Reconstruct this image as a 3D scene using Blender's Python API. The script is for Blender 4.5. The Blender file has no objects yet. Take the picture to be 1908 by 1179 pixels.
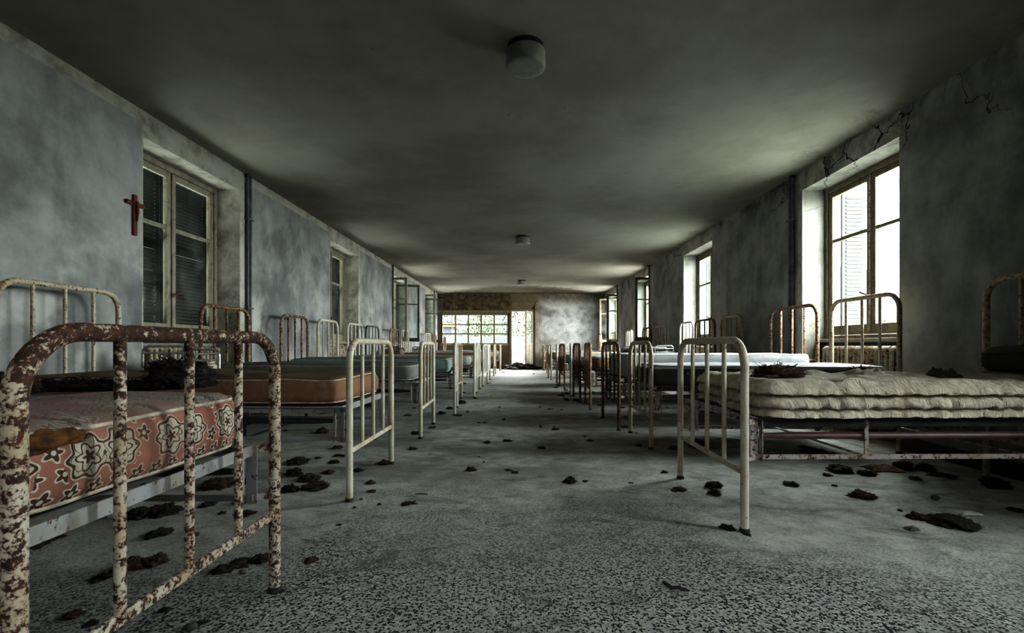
import bpy, bmesh, math, random
from mathutils import Vector, noise, Matrix
R = random.Random(7)
S = bpy.context.scene
COL = S.collection
PI = math.pi
EYE = 0.85; F = 890.0; VX, VY = 971.0, 644.0
XW = 3.15; ZC = 2.81; YB = 18.0; YN = -3.2
WIN0, PITCH, WW, WTOP, SILL = 3.98, 3.9, 1.37, 2.59, 0.92

# ------------------------------------------------------------------ nodes
class NT:
    def __init__(s, name):
        s.m = bpy.data.materials.new(name); s.m.use_nodes = True
        s.t = s.m.node_tree; s.t.nodes.clear()
        s.out = s.n('ShaderNodeOutputMaterial')
    def n(s, k, **kw):
        o = s.t.nodes.new(k)
        for a, b in kw.items(): setattr(o, a, b)
        return o
    def put(s, sock, v):
        if v is None: return
        if isinstance(v, bpy.types.NodeSocket): s.t.links.new(v, sock)
        else:
            if isinstance(v, tuple) and len(v) == 3 and sock.type == 'RGBA': v = (*v, 1)
            sock.default_value = v
    def pos(s): return s.n('ShaderNodeNewGeometry').outputs['Position']
    def nrm(s): return s.n('ShaderNodeNewGeometry').outputs['Normal']
    def uv(s): return s.n('ShaderNodeTexCoord').outputs['UV']
    def math(s, op, a, b=None, c=None, clamp=False):
        o = s.n('ShaderNodeMath', operation=op, use_clamp=clamp)
        for i, v in enumerate((a, b, c)): s.put(o.inputs[i], v)
        return o.outputs[0]
    def add(s, a, b): return s.math('ADD', a, b)
    def sub(s, a, b): return s.math('SUBTRACT', a, b)
    def mul(s, a, b): return s.math('MULTIPLY', a, b)
    def vmath(s, op, a, b):
        o = s.n('ShaderNodeVectorMath', operation=op)
        s.put(o.inputs[0], a); s.put(o.inputs[1], b); return o.outputs[0]
    def sep(s, v):
        o = s.n('ShaderNodeSeparateXYZ'); s.put(o.inputs[0], v); return o.outputs
    def comb(s, x, y, z=0.0):
        o = s.n('ShaderNodeCombineXYZ')
        for i, v in enumerate((x, y, z)): s.put(o.inputs[i], v)
        return o.outputs[0]
    def noise(s, v, scale, detail=4, rough=.55, dist=0.0):
        o = s.n('ShaderNodeTexNoise'); s.put(o.inputs['Vector'], v)
        s.put(o.inputs['Scale'], scale); s.put(o.inputs['Detail'], detail)
        s.put(o.inputs['Roughness'], rough); s.put(o.inputs['Distortion'], dist)
        return o.outputs['Fac']
    def vor(s, v, scale, feature='F1', rand=1.0, out='Distance'):
        o = s.n('ShaderNodeTexVoronoi', feature=feature); s.put(o.inputs['Vector'], v)
        s.put(o.inputs['Scale'], scale); s.put(o.inputs['Randomness'], rand)
        return o.outputs[out]
    def step(s, v, a, b):            # smooth 0..1 from a to b
        o = s.n('ShaderNodeMapRange', interpolation_type='SMOOTHSTEP')
        s.put(o.inputs[0], v); s.put(o.inputs[1], a); s.put(o.inputs[2], b)
        return o.outputs[0]
    def mix(s, f, a, b, mode='MIX'):
        o = s.n('ShaderNodeMix', data_type='RGBA', blend_type=mode)
        s.put(o.inputs[0], f); s.put(o.inputs[6], a); s.put(o.inputs[7], b)
        return o.outputs[2]
    def fin(s, col, rough=.8, metal=0.0, bump=None, bs=.3, bd=.01, spec=None, sheen=None):
        p = s.n('ShaderNodeBsdfPrincipled')
        s.put(p.inputs['Base Color'], col); s.put(p.inputs['Roughness'], rough); s.put(p.inputs['Metallic'], metal)
        if spec is not None: s.put(p.inputs['Specular IOR Level'], spec)
        if bump is not None:
            b = s.n('ShaderNodeBump'); s.put(b.inputs['Height'], bump)
            s.put(b.inputs['Strength'], bs); s.put(b.inputs['Distance'], bd)
            s.t.links.new(b.outputs[0], p.inputs['Normal'])
        s.t.links.new(p.outputs[0], s.out.inputs[0]); return s.m

def mat_metal(name, paint, rust=.5, scale=22., top=0.0, orange=.5):
    """chipped enamel over rusty steel; rust = noise threshold (lower is rustier)"""
    n = NT(name); p = n.pos(); z = n.sep(p)[2]
    a = n.noise(p, scale, 6, .68, .3)
    b = n.noise(p, scale*3.2, 3, .6)
    v = n.add(n.mul(a, .64), n.mul(b, .36))
    if top: v = n.add(v, n.mul(n.step(z, .74, .87), top))
    m = n.step(v, rust, rust+.022)
    halo = n.step(v, rust-.055, rust+.01)
    r = n.mix(n.step(n.noise(p, 60, 3), .35, .7), (.022, .013, .010), (.13*orange*2, .045*orange*2, .016*orange*2))
    pt = n.mix(n.step(n.noise(p, 7, 4), .35, .75), paint, tuple(c*k for c, k in zip(paint, (.72, .6, .44))))
    pt = n.mix(n.mul(halo, .75), pt, (.22*orange*1.6, .10*orange*1.6, .04))
    return n.fin(n.mix(m, pt, r), n.add(n.mul(m, .4), .42), 0, n.sub(1.0, m), .5, .0015)

def mat_plain(name, col, rough=.7, var=.25, scale=8., metal=0., bump=0.1):
    n = NT(name); p = n.pos(); f = n.noise(p, scale, 5, .6)
    c = n.mix(n.step(f, .3, .72), tuple(x*(1-var) for x in col), tuple(min(1, x*(1+var*.6)) for x in col))
    return n.fin(c, rough, metal, n.noise(p, scale*6, 4), bump, .004)

def mat_fabric(name, col, stain=(.12, .07, .03), amount=.35, swirl=None, top=None, tz=.66, weave=True):
    n = NT(name); p = n.pos(); uv = n.uv()
    base = col
    if swirl:
        d = n.vmath('ADD', uv, n.comb(n.mul(n.noise(uv, 9, 2), .12), n.mul(n.noise(n.vmath('ADD', uv, (3., 5., 0.)), 9, 2), .12)))
        q = n.vor(d, 7.5, 'F1', .55)
        l = n.math('ABSOLUTE', n.sub(n.math('FRACT', n.mul(q, 4.2)), .5))
        base = n.mix(n.mul(n.step(l, .10, .02), .55), col, swirl)
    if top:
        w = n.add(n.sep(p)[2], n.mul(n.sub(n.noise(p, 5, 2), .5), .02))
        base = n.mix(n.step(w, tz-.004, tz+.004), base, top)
    s1 = n.mul(n.step(n.noise(p, 2.6, 6, .62, .4), .47, .74), amount)
    c = n.mix(s1, base, stain)
    c = n.mix(n.mul(n.step(n.noise(p, 11, 5), .4, .8), .3), c, (.06, .05, .04))
    return n.fin(c, .92, 0, n.add(n.noise(p, 18, 4), n.mul(n.noise(p, 260, 2), .25)), .25, .006, .2)

def mat_floral():
    n = NT('floral_ticking'); p = n.pos(); uv = n.uv(); x, y, _ = n.sep(uv)
    pink = n.mix(n.step(n.noise(p, 5, 4), .3, .75), (.27, .12, .09), (.40, .20, .16))
    cream = n.mix(n.noise(p, 60, 2), (.36, .33, .27), (.56, .53, .46)); brown = (.07, .038, .026)
    # medallions: two mirrored hearts with scalloped rims, on a brick lattice
    SC = 4.3
    row = n.math('FLOOR', n.mul(y, SC*1.25))
    cx = n.sub(n.math('FRACT', n.add(n.mul(x, SC), n.mul(row, .5))), .5)
    cy = n.sub(n.math('FRACT', n.mul(y, SC*1.25)), .5)
    wob = n.mul(n.sub(n.noise(n.mul(n.comb(x, y), 1.0), 26, 3), .5), .10)
    ax = n.sub(n.math('ABSOLUTE', cx), .17)
    ang = n.math('ARCTAN2', cy, ax); rr = n.math('SQRT', n.add(n.mul(ax, ax), n.mul(n.mul(cy, cy), .72)))
    rim = n.add(n.add(.205, n.mul(n.math('COSINE', n.mul(ang, 7.)), .022)), wob)
    d = n.sub(rim, rr)                       # >0 inside
    c = n.mix(n.step(d, -.022, -.016), pink, cream)
    c = n.mix(n.mul(n.step(d, -.006, 0.), n.step(d, .028, .02)), c, brown)
    inner = n.sub(n.add(.11, n.mul(n.math('COSINE', n.mul(ang, 5.)), .03)), rr)
    c = n.mix(n.mul(n.step(inner, -.012, -.006), n.step(inner, .016, .010)), c, brown)
    core = n.sub(n.add(.05, n.mul(n.math('COSINE', n.mul(ang, 5.)), .02)), rr)
    c = n.mix(n.step(core, -.004, .004), c, brown)
    sw = n.math('ABSOLUTE', n.sub(n.math('FRACT', n.mul(n.noise(uv, 19, 1), 7.)), .5))
    inside = n.step(d, .02, .03)
    c = n.mix(n.mul(n.mul(n.step(sw, .09, .04), inside), n.step(inner, .0, -.02)), c, brown)
    # little five petal flowers strewn between
    gy = n.mul(y, SC*5.0); gx = n.add(n.mul(x, SC*4.2), n.mul(n.math('FLOOR', gy), .37))
    fx = n.sub(n.math('FRACT', gx), .5); fy = n.sub(n.math('FRACT', gy), .5)
    rnd = n.math('FRACT', n.mul(n.math('SINE', n.add(n.mul(n.math('FLOOR', gx), 12.98), n.mul(n.math('FLOOR', gy), 78.23))), 437.58))
    fa = n.math('ARCTAN2', fy, fx); fr = n.math('SQRT', n.add(n.mul(fx, fx), n.mul(n.mul(fy, fy), .64)))
    fd = n.sub(n.add(.24, n.mul(n.math('COSINE', n.mul(fa, 5.)), .085)), fr)
    out = n.mul(n.step(d, -.035, -.05), n.step(rnd, .30, .31))
    c = n.mix(n.mul(n.step(fd, -.10, -.08), out), c, cream)
    c = n.mix(n.mul(n.step(fd, -.012, .0), out), c, brown)
    c = n.mix(n.mul(n.step(fr, .10, .08), out), c, cream)
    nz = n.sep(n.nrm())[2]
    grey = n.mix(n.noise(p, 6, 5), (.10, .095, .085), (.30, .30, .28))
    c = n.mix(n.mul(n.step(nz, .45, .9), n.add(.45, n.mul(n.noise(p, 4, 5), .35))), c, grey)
    c = n.mix(n.mul(n.step(n.noise(p, 3.1, 5, .6, .5), .5, .72), .55), c, (.13, .07, .045))
    return n.fin(c, .9, 0, n.add(n.noise(p, 14, 4), n.mul(n.noise(p, 260, 2), .25)), .25, .006, .2)

def mat_wall(name, side):
    n = NT(name); p = n.pos(); x, y, z = n.sep(p)
    big = n.noise(p, .9, 5, .6, .4); mid = n.noise(p, 3.4, 6, .65)
    st = n.noise(n.comb(n.mul(x, 2.4), n.mul(y, 2.0), n.mul(z, .45)), 1.3, 6, .65, .6)
    fine = n.noise(p, 40, 4, .7)
    if side == 'left':  lo, hi = (.15, .152, .155), (.42, .425, .425)
    else:               lo, hi = (.17, .17, .16), (.46, .46, .44)
    f = n.add(n.mul(big, .62), n.add(n.mul(mid, .33), n.mul(st, .25)))
    c = n.mix(n.step(f, .44, .76), lo, hi)
    if side == 'left':
        c = n.mix(n.mul(n.step(n.noise(p, 1.7, 5, .6), .52, .7), n.step(z, 2.3, .8)), c, (.50, .50, .47))
    else:
        pat = n.mul(n.step(st, .55, .7), n.step(mid, .35, .6))
        c = n.mix(n.mul(pat, .45), c, (.36, .37, .33))
    c = n.mix(n.mul(n.step(fine, .55, .75), .16), c, (.08, .08, .075))
    # pale paint round the windows and under the ceiling
    t = n.math('FLOORED_MODULO', n.sub(y, WIN0-.012), PITCH)
    ed = n.mul(n.sub(n.noise(p, 30, 2), .5), .02)
    band = n.step(n.add(t, ed), WW+.105, WW+.095)
    corn = n.step(n.add(z, ed), ZC-.105, ZC-.095)
    white = n.mix(n.step(n.noise(p, 5, 6, .65), .40, .72), (.52, .51, .46), (.24, .225, .18))
    if side == 'left': band = n.math('MAXIMUM', band, corn)
    else: band = n.mul(band, .8)
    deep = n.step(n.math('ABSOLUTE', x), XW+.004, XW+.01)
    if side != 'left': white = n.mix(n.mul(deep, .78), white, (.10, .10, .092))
    c = n.mix(n.math('MAXIMUM', band, deep), c, white)
    # grime up by the ceiling, cracks, browner patches towards the floor
    if side != 'left':
        g = n.mul(n.step(z, 2.35, 2.85), n.step(n.noise(p, 2.1, 6, .7, .6), .44, .66))
        c = n.mix(n.mul(g, .85), c, (.035, .03, .024))
        cr = n.vor(n.vmath('ADD', p, n.comb(0., n.mul(n.noise(p, 3, 4), .5), n.mul(n.noise(p, 4, 4), .4))), 1.6, 'DISTANCE_TO_EDGE')
        c = n.mix(n.mul(n.mul(n.step(cr, .012, .004), n.step(z, 2.25, 2.5)), n.step(n.noise(p, .6, 1), .45, .55)), c, (.02, .018, .016))
    c = n.mix(n.mul(n.step(z, .55, .02), n.step(mid, .35, .7)), c, (.11, .095, .07))
    moss = n.mul(n.mul(n.step(n.noise(p, 4, 6, .7), .48, .7), deep), n.step(z, 2.4, 1.2))
    c = n.mix(n.mul(moss, .75), c, (.08, .07, .045))
    return n.fin(c, .88, 0, n.add(n.noise(p, 9, 6, .6), n.mul(fine, .3)), .35, .012, .25)

def mat_wall_back():
    n = NT('stained_end_wall'); p = n.pos(); x, y, z = n.sep(p)
    f = n.noise(p, 1.3, 6, .6, .5); g = n.noise(p, 5, 6, .7)
    c = n.mix(n.step(n.add(n.mul(f, .7), n.mul(g, .3)), .36, .62), (.15, .15, .143), (.43, .435, .43))
    br = n.mix(n.step(g, .35, .7), (.035, .026, .016), (.16, .125, .07))
    w = n.add(x, n.mul(n.sub(g, .5), .5))
    c = n.mix(n.mul(n.step(w, .75, .5), n.step(z, 2.0, 2.2)), c, br)
    c = n.mix(n.mul(n.step(n.add(z, n.mul(n.sub(f, .5), .8)), 2.35, 2.75), .85), c, br)
    c = n.mix(n.mul(n.step(w, .95, .6), .6), c, (.17, .15, .10))
    c = n.mix(n.mul(n.step(n.add(z, n.mul(n.sub(g, .5), .6)), .75, .35), .8), c, (.07, .06, .045))
    c = n.mix(n.step(x, -.3, -.45), c, n.mix(n.step(z, 2.1, 2.2), n.mix(g, (.05, .042, .03), (.15, .13, .09)), br))
    return n.fin(c, .9, 0, g, .3, .02, .2)

def mat_ceiling():
    n = NT('ceiling_plaster'); p = n.pos(); x, y, z = n.sep(p)
    f = n.noise(p, .8, 5, .6); g = n.noise(p, 5, 6, .65); fine = n.noise(p, 70, 3, .7)
    c = n.mix(n.step(f, .3, .7), (.195, .187, .158), (.285, .277, .245))
    c = n.mix(n.mul(n.step(g, .5, .75), .25), c, (.17, .16, .12))
    # brown water stain with a ragged arched rim at the far end
    arch = n.add(n.add(n.mul(n.mul(x, x), .28), 15.4), n.mul(n.sub(g, .5), 1.6))
    stn = n.step(y, arch, n.add(arch, .8))
    c = n.mix(n.mul(stn, n.add(.8, n.mul(g, .3))), c, n.mix(n.step(g, .35, .65), (.012, .009, .005), (.075, .06, .035)))
    rim = n.math('ABSOLUTE', n.sub(n.sub(y, arch), .3))
    c = n.mix(n.mul(n.step(rim, .10, .0), .7), c, (.03, .022, .014))
    # grime along the right wall head
    gr = n.mul(n.step(x, 2.55, 3.2), n.step(n.noise(p, 1.6, 6, .7, .6), .46, .7))
    c = n.mix(n.mul(gr, .8), c, (.04, .035, .028))
    sp = n.step(n.vor(p, 2.2), .035, .018)
    c = n.mix(n.mul(sp, .5), c, (.06, .055, .045))
    return n.fin(c, .93, 0, n.add(g, n.mul(fine, .35)), .25, .01, .15)

def mat_floor():
    n = NT('dusty_terrazzo'); p = n.pos(); x, y, z = n.sep(p)
    pw = n.vmath('ADD', p, n.comb(n.mul(n.noise(p, 120, 2), .012), n.mul(n.noise(n.vmath('ADD', p, (9., 0., 0.)), 120, 2), .012), 0.))
    cell = n.vor(pw, 128, 'F1', 1.0, 'Color'); cd = n.vor(pw, 128)
    pick = n.n('ShaderNodeSeparateColor'); n.put(pick.inputs[0], cell)
    chip = n.mul(n.step(pick.outputs[0], .50, .52), n.step(cd, .70, .50))
    pale = n.step(pick.outputs[1], .82, .84)
    base = n.mix(n.noise(p, 3, 5), (.30, .305, .295), (.42, .425, .41))
    t = n.mix(n.mul(n.step(pick.outputs[2], .0, 1.), .45), base, (.15, .155, .15))
    t = n.mix(n.mul(pale, .5), t, (.50, .50, .47))
    t = n.mix(n.mul(n.step(n.vor(pw, 128, 'DISTANCE_TO_EDGE'), .10, .02), .45), t, (.10, .10, .095))
    t = n.mix(chip, t, (.014, .018, .021))
    d0 = n.noise(p, 1.0, 6, .62, .5); d1 = n.noise(p, 6, 6, .7)
    far = n.step(n.add(y, n.mul(n.sub(d0, .5), 2.2)), 1.3, 3.6)
    side = n.step(n.add(n.math('ABSOLUTE', n.sub(x, -.05)), n.mul(n.sub(d0, .5), 1.2)), .5, 1.15)
    side = n.mul(side, n.step(n.add(y, n.mul(n.sub(d0, .5), 2.)), 1.3, 2.3))
    m = n.math('MAXIMUM', n.mul(far, .80), n.mul(side, .78))
    m = n.mul(m, n.add(.62, n.mul(d1, .6)))
    dust = n.mix(n.step(d1, .3, .7), (.26, .26, .24), (.56, .56, .53))
    c = n.mix(m, t, dust)
    # brown aisle patches imitate shade bands between the windows; dark scuffs and smears
    shade_patch = n.mul(n.step(n.noise(n.comb(n.mul(x, .45), n.mul(y, .8), 0.), 1.5, 4, .55), .43, .57), n.step(y, 2.6, 3.4))
    c = n.mix(n.mul(shade_patch, .55), c, (.095, .087, .062))
    sm = n.step(n.noise(n.comb(n.mul(x, 1.0), n.mul(y, 2.2), 0.), 2.3, 7, .7, 1.2), .52, .68)
    c = n.mix(n.mul(sm, .65), c, (.07, .066, .057))
    pk = n.step(n.noise(p, 24, 5, .75), .60, .68)
    c = n.mix(n.mul(pk, .55), c, (.04, .035, .03))
    scr = n.mul(n.step(n.noise(n.comb(n.mul(n.add(x, y), 3.), n.mul(n.sub(x, y), 22.), 0.), 3, 5, .7, .8), .62, .68), n.step(n.vmath('LENGTH', n.vmath('SUBTRACT', p, (1.42, 1.98, 0.)), (0., 0., 0.)) if False else n.math('SQRT', n.add(n.math('POWER', n.sub(x, 1.38), 2.), n.math('POWER', n.sub(y, 1.95), 2.))), .33, .1))
    c = n.mix(n.mul(scr, .8), c, (.75, .76, .75))
    c = n.mix(n.mul(n.step(y, 11., 16.), .5), c, (.12, .115, .10))  # far floor colour darkened to hold down glare from the end openings
    jt = n.math('ABSOLUTE', n.sub(y, 4.72)); 
    c = n.mix(n.mul(n.step(jt, .012, .006), .6), c, (.42, .42, .40))
    ro = n.add(.40, n.mul(m, .35))
    return n.fin(c, ro, 0, n.add(n.mul(d1, .6), n.mul(pk, .5)), .2, .008, .42)

def mat_wood(name, col, worn=(.12, .09, .05), amt=.5):
    n = NT(name); p = n.pos(); x, y, z = n.sep(p)
    g = n.noise(n.comb(n.mul(x, 9.), n.mul(y, 9.), n.mul(z, 1.2)), 4, 6, .7)
    k = n.noise(p, 14, 5, .7)
    c = n.mix(n.step(g, .3, .7), tuple(v*.72 for v in col), col)
    c = n.mix(n.mul(n.step(k, .48, .66), amt), c, worn)
    return n.fin(c, .75, 0, g, .3, .004, .08 if max(col) < .02 else .3)

def mat_glass(name, dirt=.12, tint=(.92, .96, .95)):
    n = NT(name); p = n.pos()
    tr = n.n('ShaderNodeBsdfTransparent'); n.put(tr.inputs[0], tint)
    gl = n.n('ShaderNodeBsdfGlossy'); n.put(gl.inputs['Roughness'], .03); n.put(gl.inputs[0], (.9, .9, .9))
    df = n.n('ShaderNodeBsdfDiffuse'); n.put(df.inputs[0], (.5, .5, .47))
    lw = n.n('ShaderNodeLayerWeight'); n.put(lw.inputs[0], .5)
    m1 = n.n('ShaderNodeMixShader'); n.put(m1.inputs[0], n.add(n.mul(n.math('POWER', lw.outputs['Facing'], 5.), .5), .03))
    n.t.links.new(tr.outputs[0], m1.inputs[1]); n.t.links.new(gl.outputs[0], m1.inputs[2])
    m2 = n.n('ShaderNodeMixShader'); n.put(m2.inputs[0], n.mul(n.step(n.noise(p, 4, 6, .7), .35, .8), dirt))
    n.t.links.new(m1.outputs[0], m2.inputs[1]); n.t.links.new(df.outputs[0], m2.inputs[2])
    n.t.links.new(m2.outputs[0], n.out.inputs[0]); return n.m

M = {
 'rusty':  mat_metal('flaking_cream_enamel', (.54, .50, .42), .515, 46, .07, .36),
 'cream':  mat_metal('cream_enamel', (.60, .58, .51), .615, 48, .03, .55),
 'cream2': mat_metal('yellowed_enamel', (.50, .45, .35), .59, 44, .03, .55),
 'white':  mat_metal('white_enamel', (.62, .63, .60), .63, 40, .02, .5),
 'brown':  mat_metal('rust_brown_enamel', (.20, .14, .10), .50, 40, .02, .45),
 'orange': mat_metal('rust_orange_enamel', (.36, .25, .17), .53, 40, .03, .48),
 'frame':  mat_metal('grey_bed_frame', (.33, .34, .36), .60, 36, 0, .4),
 'frame2': mat_metal('rusty_bed_frame', (.38, .36, .37), .55, 32, 0, .4),
 'tube':   mat_plain('oxide_red_steel', (.10, .045, .045), .5, .4, 18),
 'dark':   mat_plain('dark_steel', (.03, .03, .032), .55, .4, 18),
 'chrome': mat_plain('dull_chrome', (.55, .56, .57), .28, .25, 20, .9),
 'floor': mat_floor(), 'ceil': mat_ceiling(), 'wl': mat_wall('left_plaster', 'left'),
 'wr': mat_wall('right_plaster', 'right'), 'wb': mat_wall_back(),
 'skirt': mat_plain('black_skirting', (.02, .02, .02), .6, .5, 9),
 'wood': mat_wood('weathered_cream_paint', (.36, .335, .265), (.10, .08, .05), .55),
 'wood2': mat_wood('grimy_window_paint', (.22, .19, .125), (.07, .05, .03), .6),
 'wood_backlit': mat_wood('backlit_sash_shade', (.045, .042, .036), (.02, .017, .012), .5),  # backlit shade put into the colour of the far left sashes
 'shut': mat_wood('dark_shutter_paint', (.014, .016, .015), (.006, .005, .004), .4),
 'shutl': mat_plain('pale_shutter_paint', (.028, .028, .027), .8, .3, 30),
 'glass': mat_glass('window_glass', .10), 'glassd': mat_glass('dusty_glass', .12),
 'rad': mat_metal('radiator_enamel', (.40, .37, .29), .55, 16, 0, .5),
 'pipe': mat_plain('pipe_paint', (.10, .10, .10), .55, .5, 12),
 'cross': mat_wood('red_brown_wood', (.17, .05, .03), (.06, .02, .012), .5),
 'lampw': mat_plain('opal_plastic', (.22, .225, .19), .5, .12, 20),
 'lampk': mat_plain('black_lamp_base', (.008, .008, .008), .8, .2, 10),
 'hair': None, 'cab': mat_metal('cabinet_enamel', (.50, .49, .42), .58, 14, 0, .6),
 'cabd': mat_plain('dark_cabinet', (.07, .06, .045), .7, .4, 10),
 'cabr': mat_plain('red_brown_cabinet', (.20, .10, .08), .7, .4, 12),
 'floral': mat_floral(),
 'foam': mat_plain('scorched_foam', (.13, .055, .015), .95, .75, 22, 0, .8),
 'pipingw': mat_plain('pale_piping', (.50, .44, .35), .9, .3, 30),
 'debris': mat_plain('black_debris', (.022, .018, .015), .95, .7, 14, 0, .8),
 'paper': mat_plain('pale_scrap', (.55, .55, .52), .9, .2, 20),
 'rag': mat_plain('brown_rag', (.15, .085, .035), .95, .5, 22),
 'linen': mat_fabric('grubby_linen', (.44, .41, .34), (.15, .11, .07), .5),
 'ground': mat_plain('pale_gravel', (.50, .50, .47), .95, .25, 3),
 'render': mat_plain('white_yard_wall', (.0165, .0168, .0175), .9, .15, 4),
 'bark': mat_plain('tree_bark', (.10, .085, .07), .95, .4, 12),
 'redp': mat_plain('red_lead_paint', (.35, .12, .06), .7, .3, 20),
 'stone': mat_plain('weathered_stone', (.10, .097, .088), .9, .3, 6),
}
def mat_hair():
    n = NT('dark_horsehair'); p = n.pos(); f = n.noise(p, 60, 4, .7)
    c = n.mix(n.step(f, .35, .7), (.008, .007, .008), (.085, .066, .062))
    return n.fin(c, .75, 0, n.noise(p, 160, 4, .8), .8, .01, .25)
def mat_hairb():
    n = NT('brown_horsehair'); p = n.pos(); f = n.noise(p, 60, 4, .7)
    c = n.mix(n.step(f, .35, .7), (.022, .013, .010), (.15, .085, .06))
    return n.fin(c, .75, 0, n.noise(p, 160, 4, .8), .8, .01, .25)
M['hair'] = mat_hair(); M['hairb'] = mat_hairb()
def mat_leaf(name, a, b):
    n = NT(name); p = n.pos()
    c = n.mix(n.noise(p, 3, 3), a, b)
    return n.fin(c, .7, 0, None)
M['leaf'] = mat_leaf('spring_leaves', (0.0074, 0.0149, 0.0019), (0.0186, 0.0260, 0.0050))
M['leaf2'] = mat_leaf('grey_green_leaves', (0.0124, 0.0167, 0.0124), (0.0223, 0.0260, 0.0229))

# ------------------------------------------------------------------ mesh building
class MB:
    def __init__(s): s.v = []; s.f = []; s.uv = None
    def box(s, x0, x1, y0, y1, z0, z1):
        x0, x1 = min(x0, x1), max(x0, x1); y0, y1 = min(y0, y1), max(y0, y1); z0, z1 = min(z0, z1), max(z0, z1)
        b = len(s.v)
        s.v += [(x0,y0,z0),(x1,y0,z0),(x1,y1,z0),(x0,y1,z0),(x0,y0,z1),(x1,y0,z1),(x1,y1,z1),(x0,y1,z1)]
        s.f += [tuple(b+i for i in q) for q in ((0,3,2,1),(4,5,6,7),(0,1,5,4),(1,2,6,5),(2,3,7,6),(3,0,4,7))]
        return s
    def bar(s, a, b, w, h):
        """rectangular bar from a to b; w across (horizontal), h the other way"""
        a, b = Vector(a), Vector(b); d = (b-a).normalized()
        up = Vector((0,0,1)) if abs(d.z) < .95 else Vector((0,1,0))
        r = d.cross(up).normalized(); u = r.cross(d)
        k = len(s.v)
        for p in (a, b):
            for i, j in ((-1,-1),(1,-1),(1,1),(-1,1)): s.v.append(tuple(p + r*(i*w/2) + u*(j*h/2)))
        s.f += [tuple(k+i for i in q) for q in ((0,1,2,3),(7,6,5,4),(0,4,5,1),(1,5,6,2),(2,6,7,3),(3,7,4,0))]
        return s
    def tube(s, pts, r, seg=10, closed=False, radii=None):
        pts = [Vector(p) for p in pts]; n = len(pts); k0 = len(s.v); prev = None
        for i, p in enumerate(pts):
            if closed: t = pts[(i+1)%n]-pts[i-1]
            else: t = pts[min(i+1,n-1)]-pts[max(i-1,0)]
            t.normalize()
            if prev is None:
                a = Vector((0,0,1)) if abs(t.z) < .9 else Vector((1,0,0)); u = t.cross(a).normalized()
            else: u = (prev - t*prev.dot(t)).normalized()
            prev = u; w = t.cross(u); rr = radii[i] if radii else r
            for j in range(seg):
                a = 2*PI*j/seg; s.v.append(tuple(p + u*(math.cos(a)*rr) + w*(math.sin(a)*rr)))
        for i in range(n if closed else n-1):
            for j in range(seg):
                a = k0+i*seg+j; b = k0+i*seg+(j+1)%seg; c = k0+((i+1)%n)*seg+(j+1)%seg; d = k0+((i+1)%n)*seg+j
                s.f.append((a,b,c,d))
        if not closed:
            s.f.append(tuple(k0+j for j in reversed(range(seg)))); s.f.append(tuple(k0+(n-1)*seg+j for j in range(seg)))
        return s
    def lathe(s, prof, c, seg=32):
        k = len(s.v); n = len(prof)
        for r, z in prof:
            for j in range(seg):
                a = 2*PI*j/seg; s.v.append((c[0]+r*math.cos(a), c[1]+r*math.sin(a), c[2]+z))
        for i in range(n-1):
            for j in range(seg): s.f.append((k+i*seg+j, k+i*seg+(j+1)%seg, k+(i+1)*seg+(j+1)%seg, k+(i+1)*seg+j))
        s.f.append(tuple(k+j for j in reversed(range(seg)))); s.f.append(tuple(k+(n-1)*seg+j for j in range(seg)))
        return s
    def build(s, name, mat, parent=None, bevel=0, smooth=False, origin=None, sharp=35):
        o3 = Vector(origin) if origin is not None else Vector((0,0,0))
        base = o3
        if parent is not None:
            base = Vector(parent['_o']) if '_o' in parent else Vector((0,0,0))
        me = bpy.data.meshes.new(name)
        me.from_pydata([tuple(Vector(v)-base) for v in s.v], [], s.f); me.validate(); 
        bm = bmesh.new(); bm.from_mesh(me); bmesh.ops.recalc_face_normals(bm, faces=bm.faces); bm.to_mesh(me); bm.free()
        if s.uv:
            l = me.uv_layers.new(name='UVMap')
            for poly in me.polygons:
                for li in poly.loop_indices:
                    l.data[li].uv = s.uv(Vector(s.v[me.loops[li].vertex_index]), poly.normal)
        o = bpy.data.objects.new(name, me); me.materials.append(mat); COL.objects.link(o)
        o['_o'] = tuple(base)
        if parent is not None: o.parent = parent
        else: o.location = base
        if smooth:
            me.polygons.foreach_set('use_smooth', [True]*len(me.polygons))
            try: me.set_sharp_from_angle(angle=math.radians(sharp))
            except Exception: pass
        if bevel:
            b = o.modifiers.new('bevel', 'BEVEL'); b.width = bevel; b.segments = 2; b.limit_method = 'ANGLE'
        return o

def tag(o, label=None, cat=None, group=None, kind=None):
    if label: o['label'] = label
    if cat: o['category'] = cat
    if group: o['group'] = group
    if kind: o['kind'] = kind
    return o
def empty(name, loc):
    o = bpy.data.objects.new(name, None); COL.objects.link(o); o.location = loc; o['_o'] = tuple(loc)
    o.empty_display_size = .1
    return o
def arc(c, u, v, r, a0, a1, n=7):
    c, u, v = Vector(c), Vector(u), Vector(v)
    return [c + u*(r*math.cos(a0+(a1-a0)*i/n)) + v*(r*math.sin(a0+(a1-a0)*i/n)) for i in range(n+1)]
def fp(px, py, h=0.0):
    """a point of the floor (or of a level h) read off the photograph"""
    d = (EYE-h)*F/(py-VY); return ((px-VX)*d/F, d)

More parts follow.
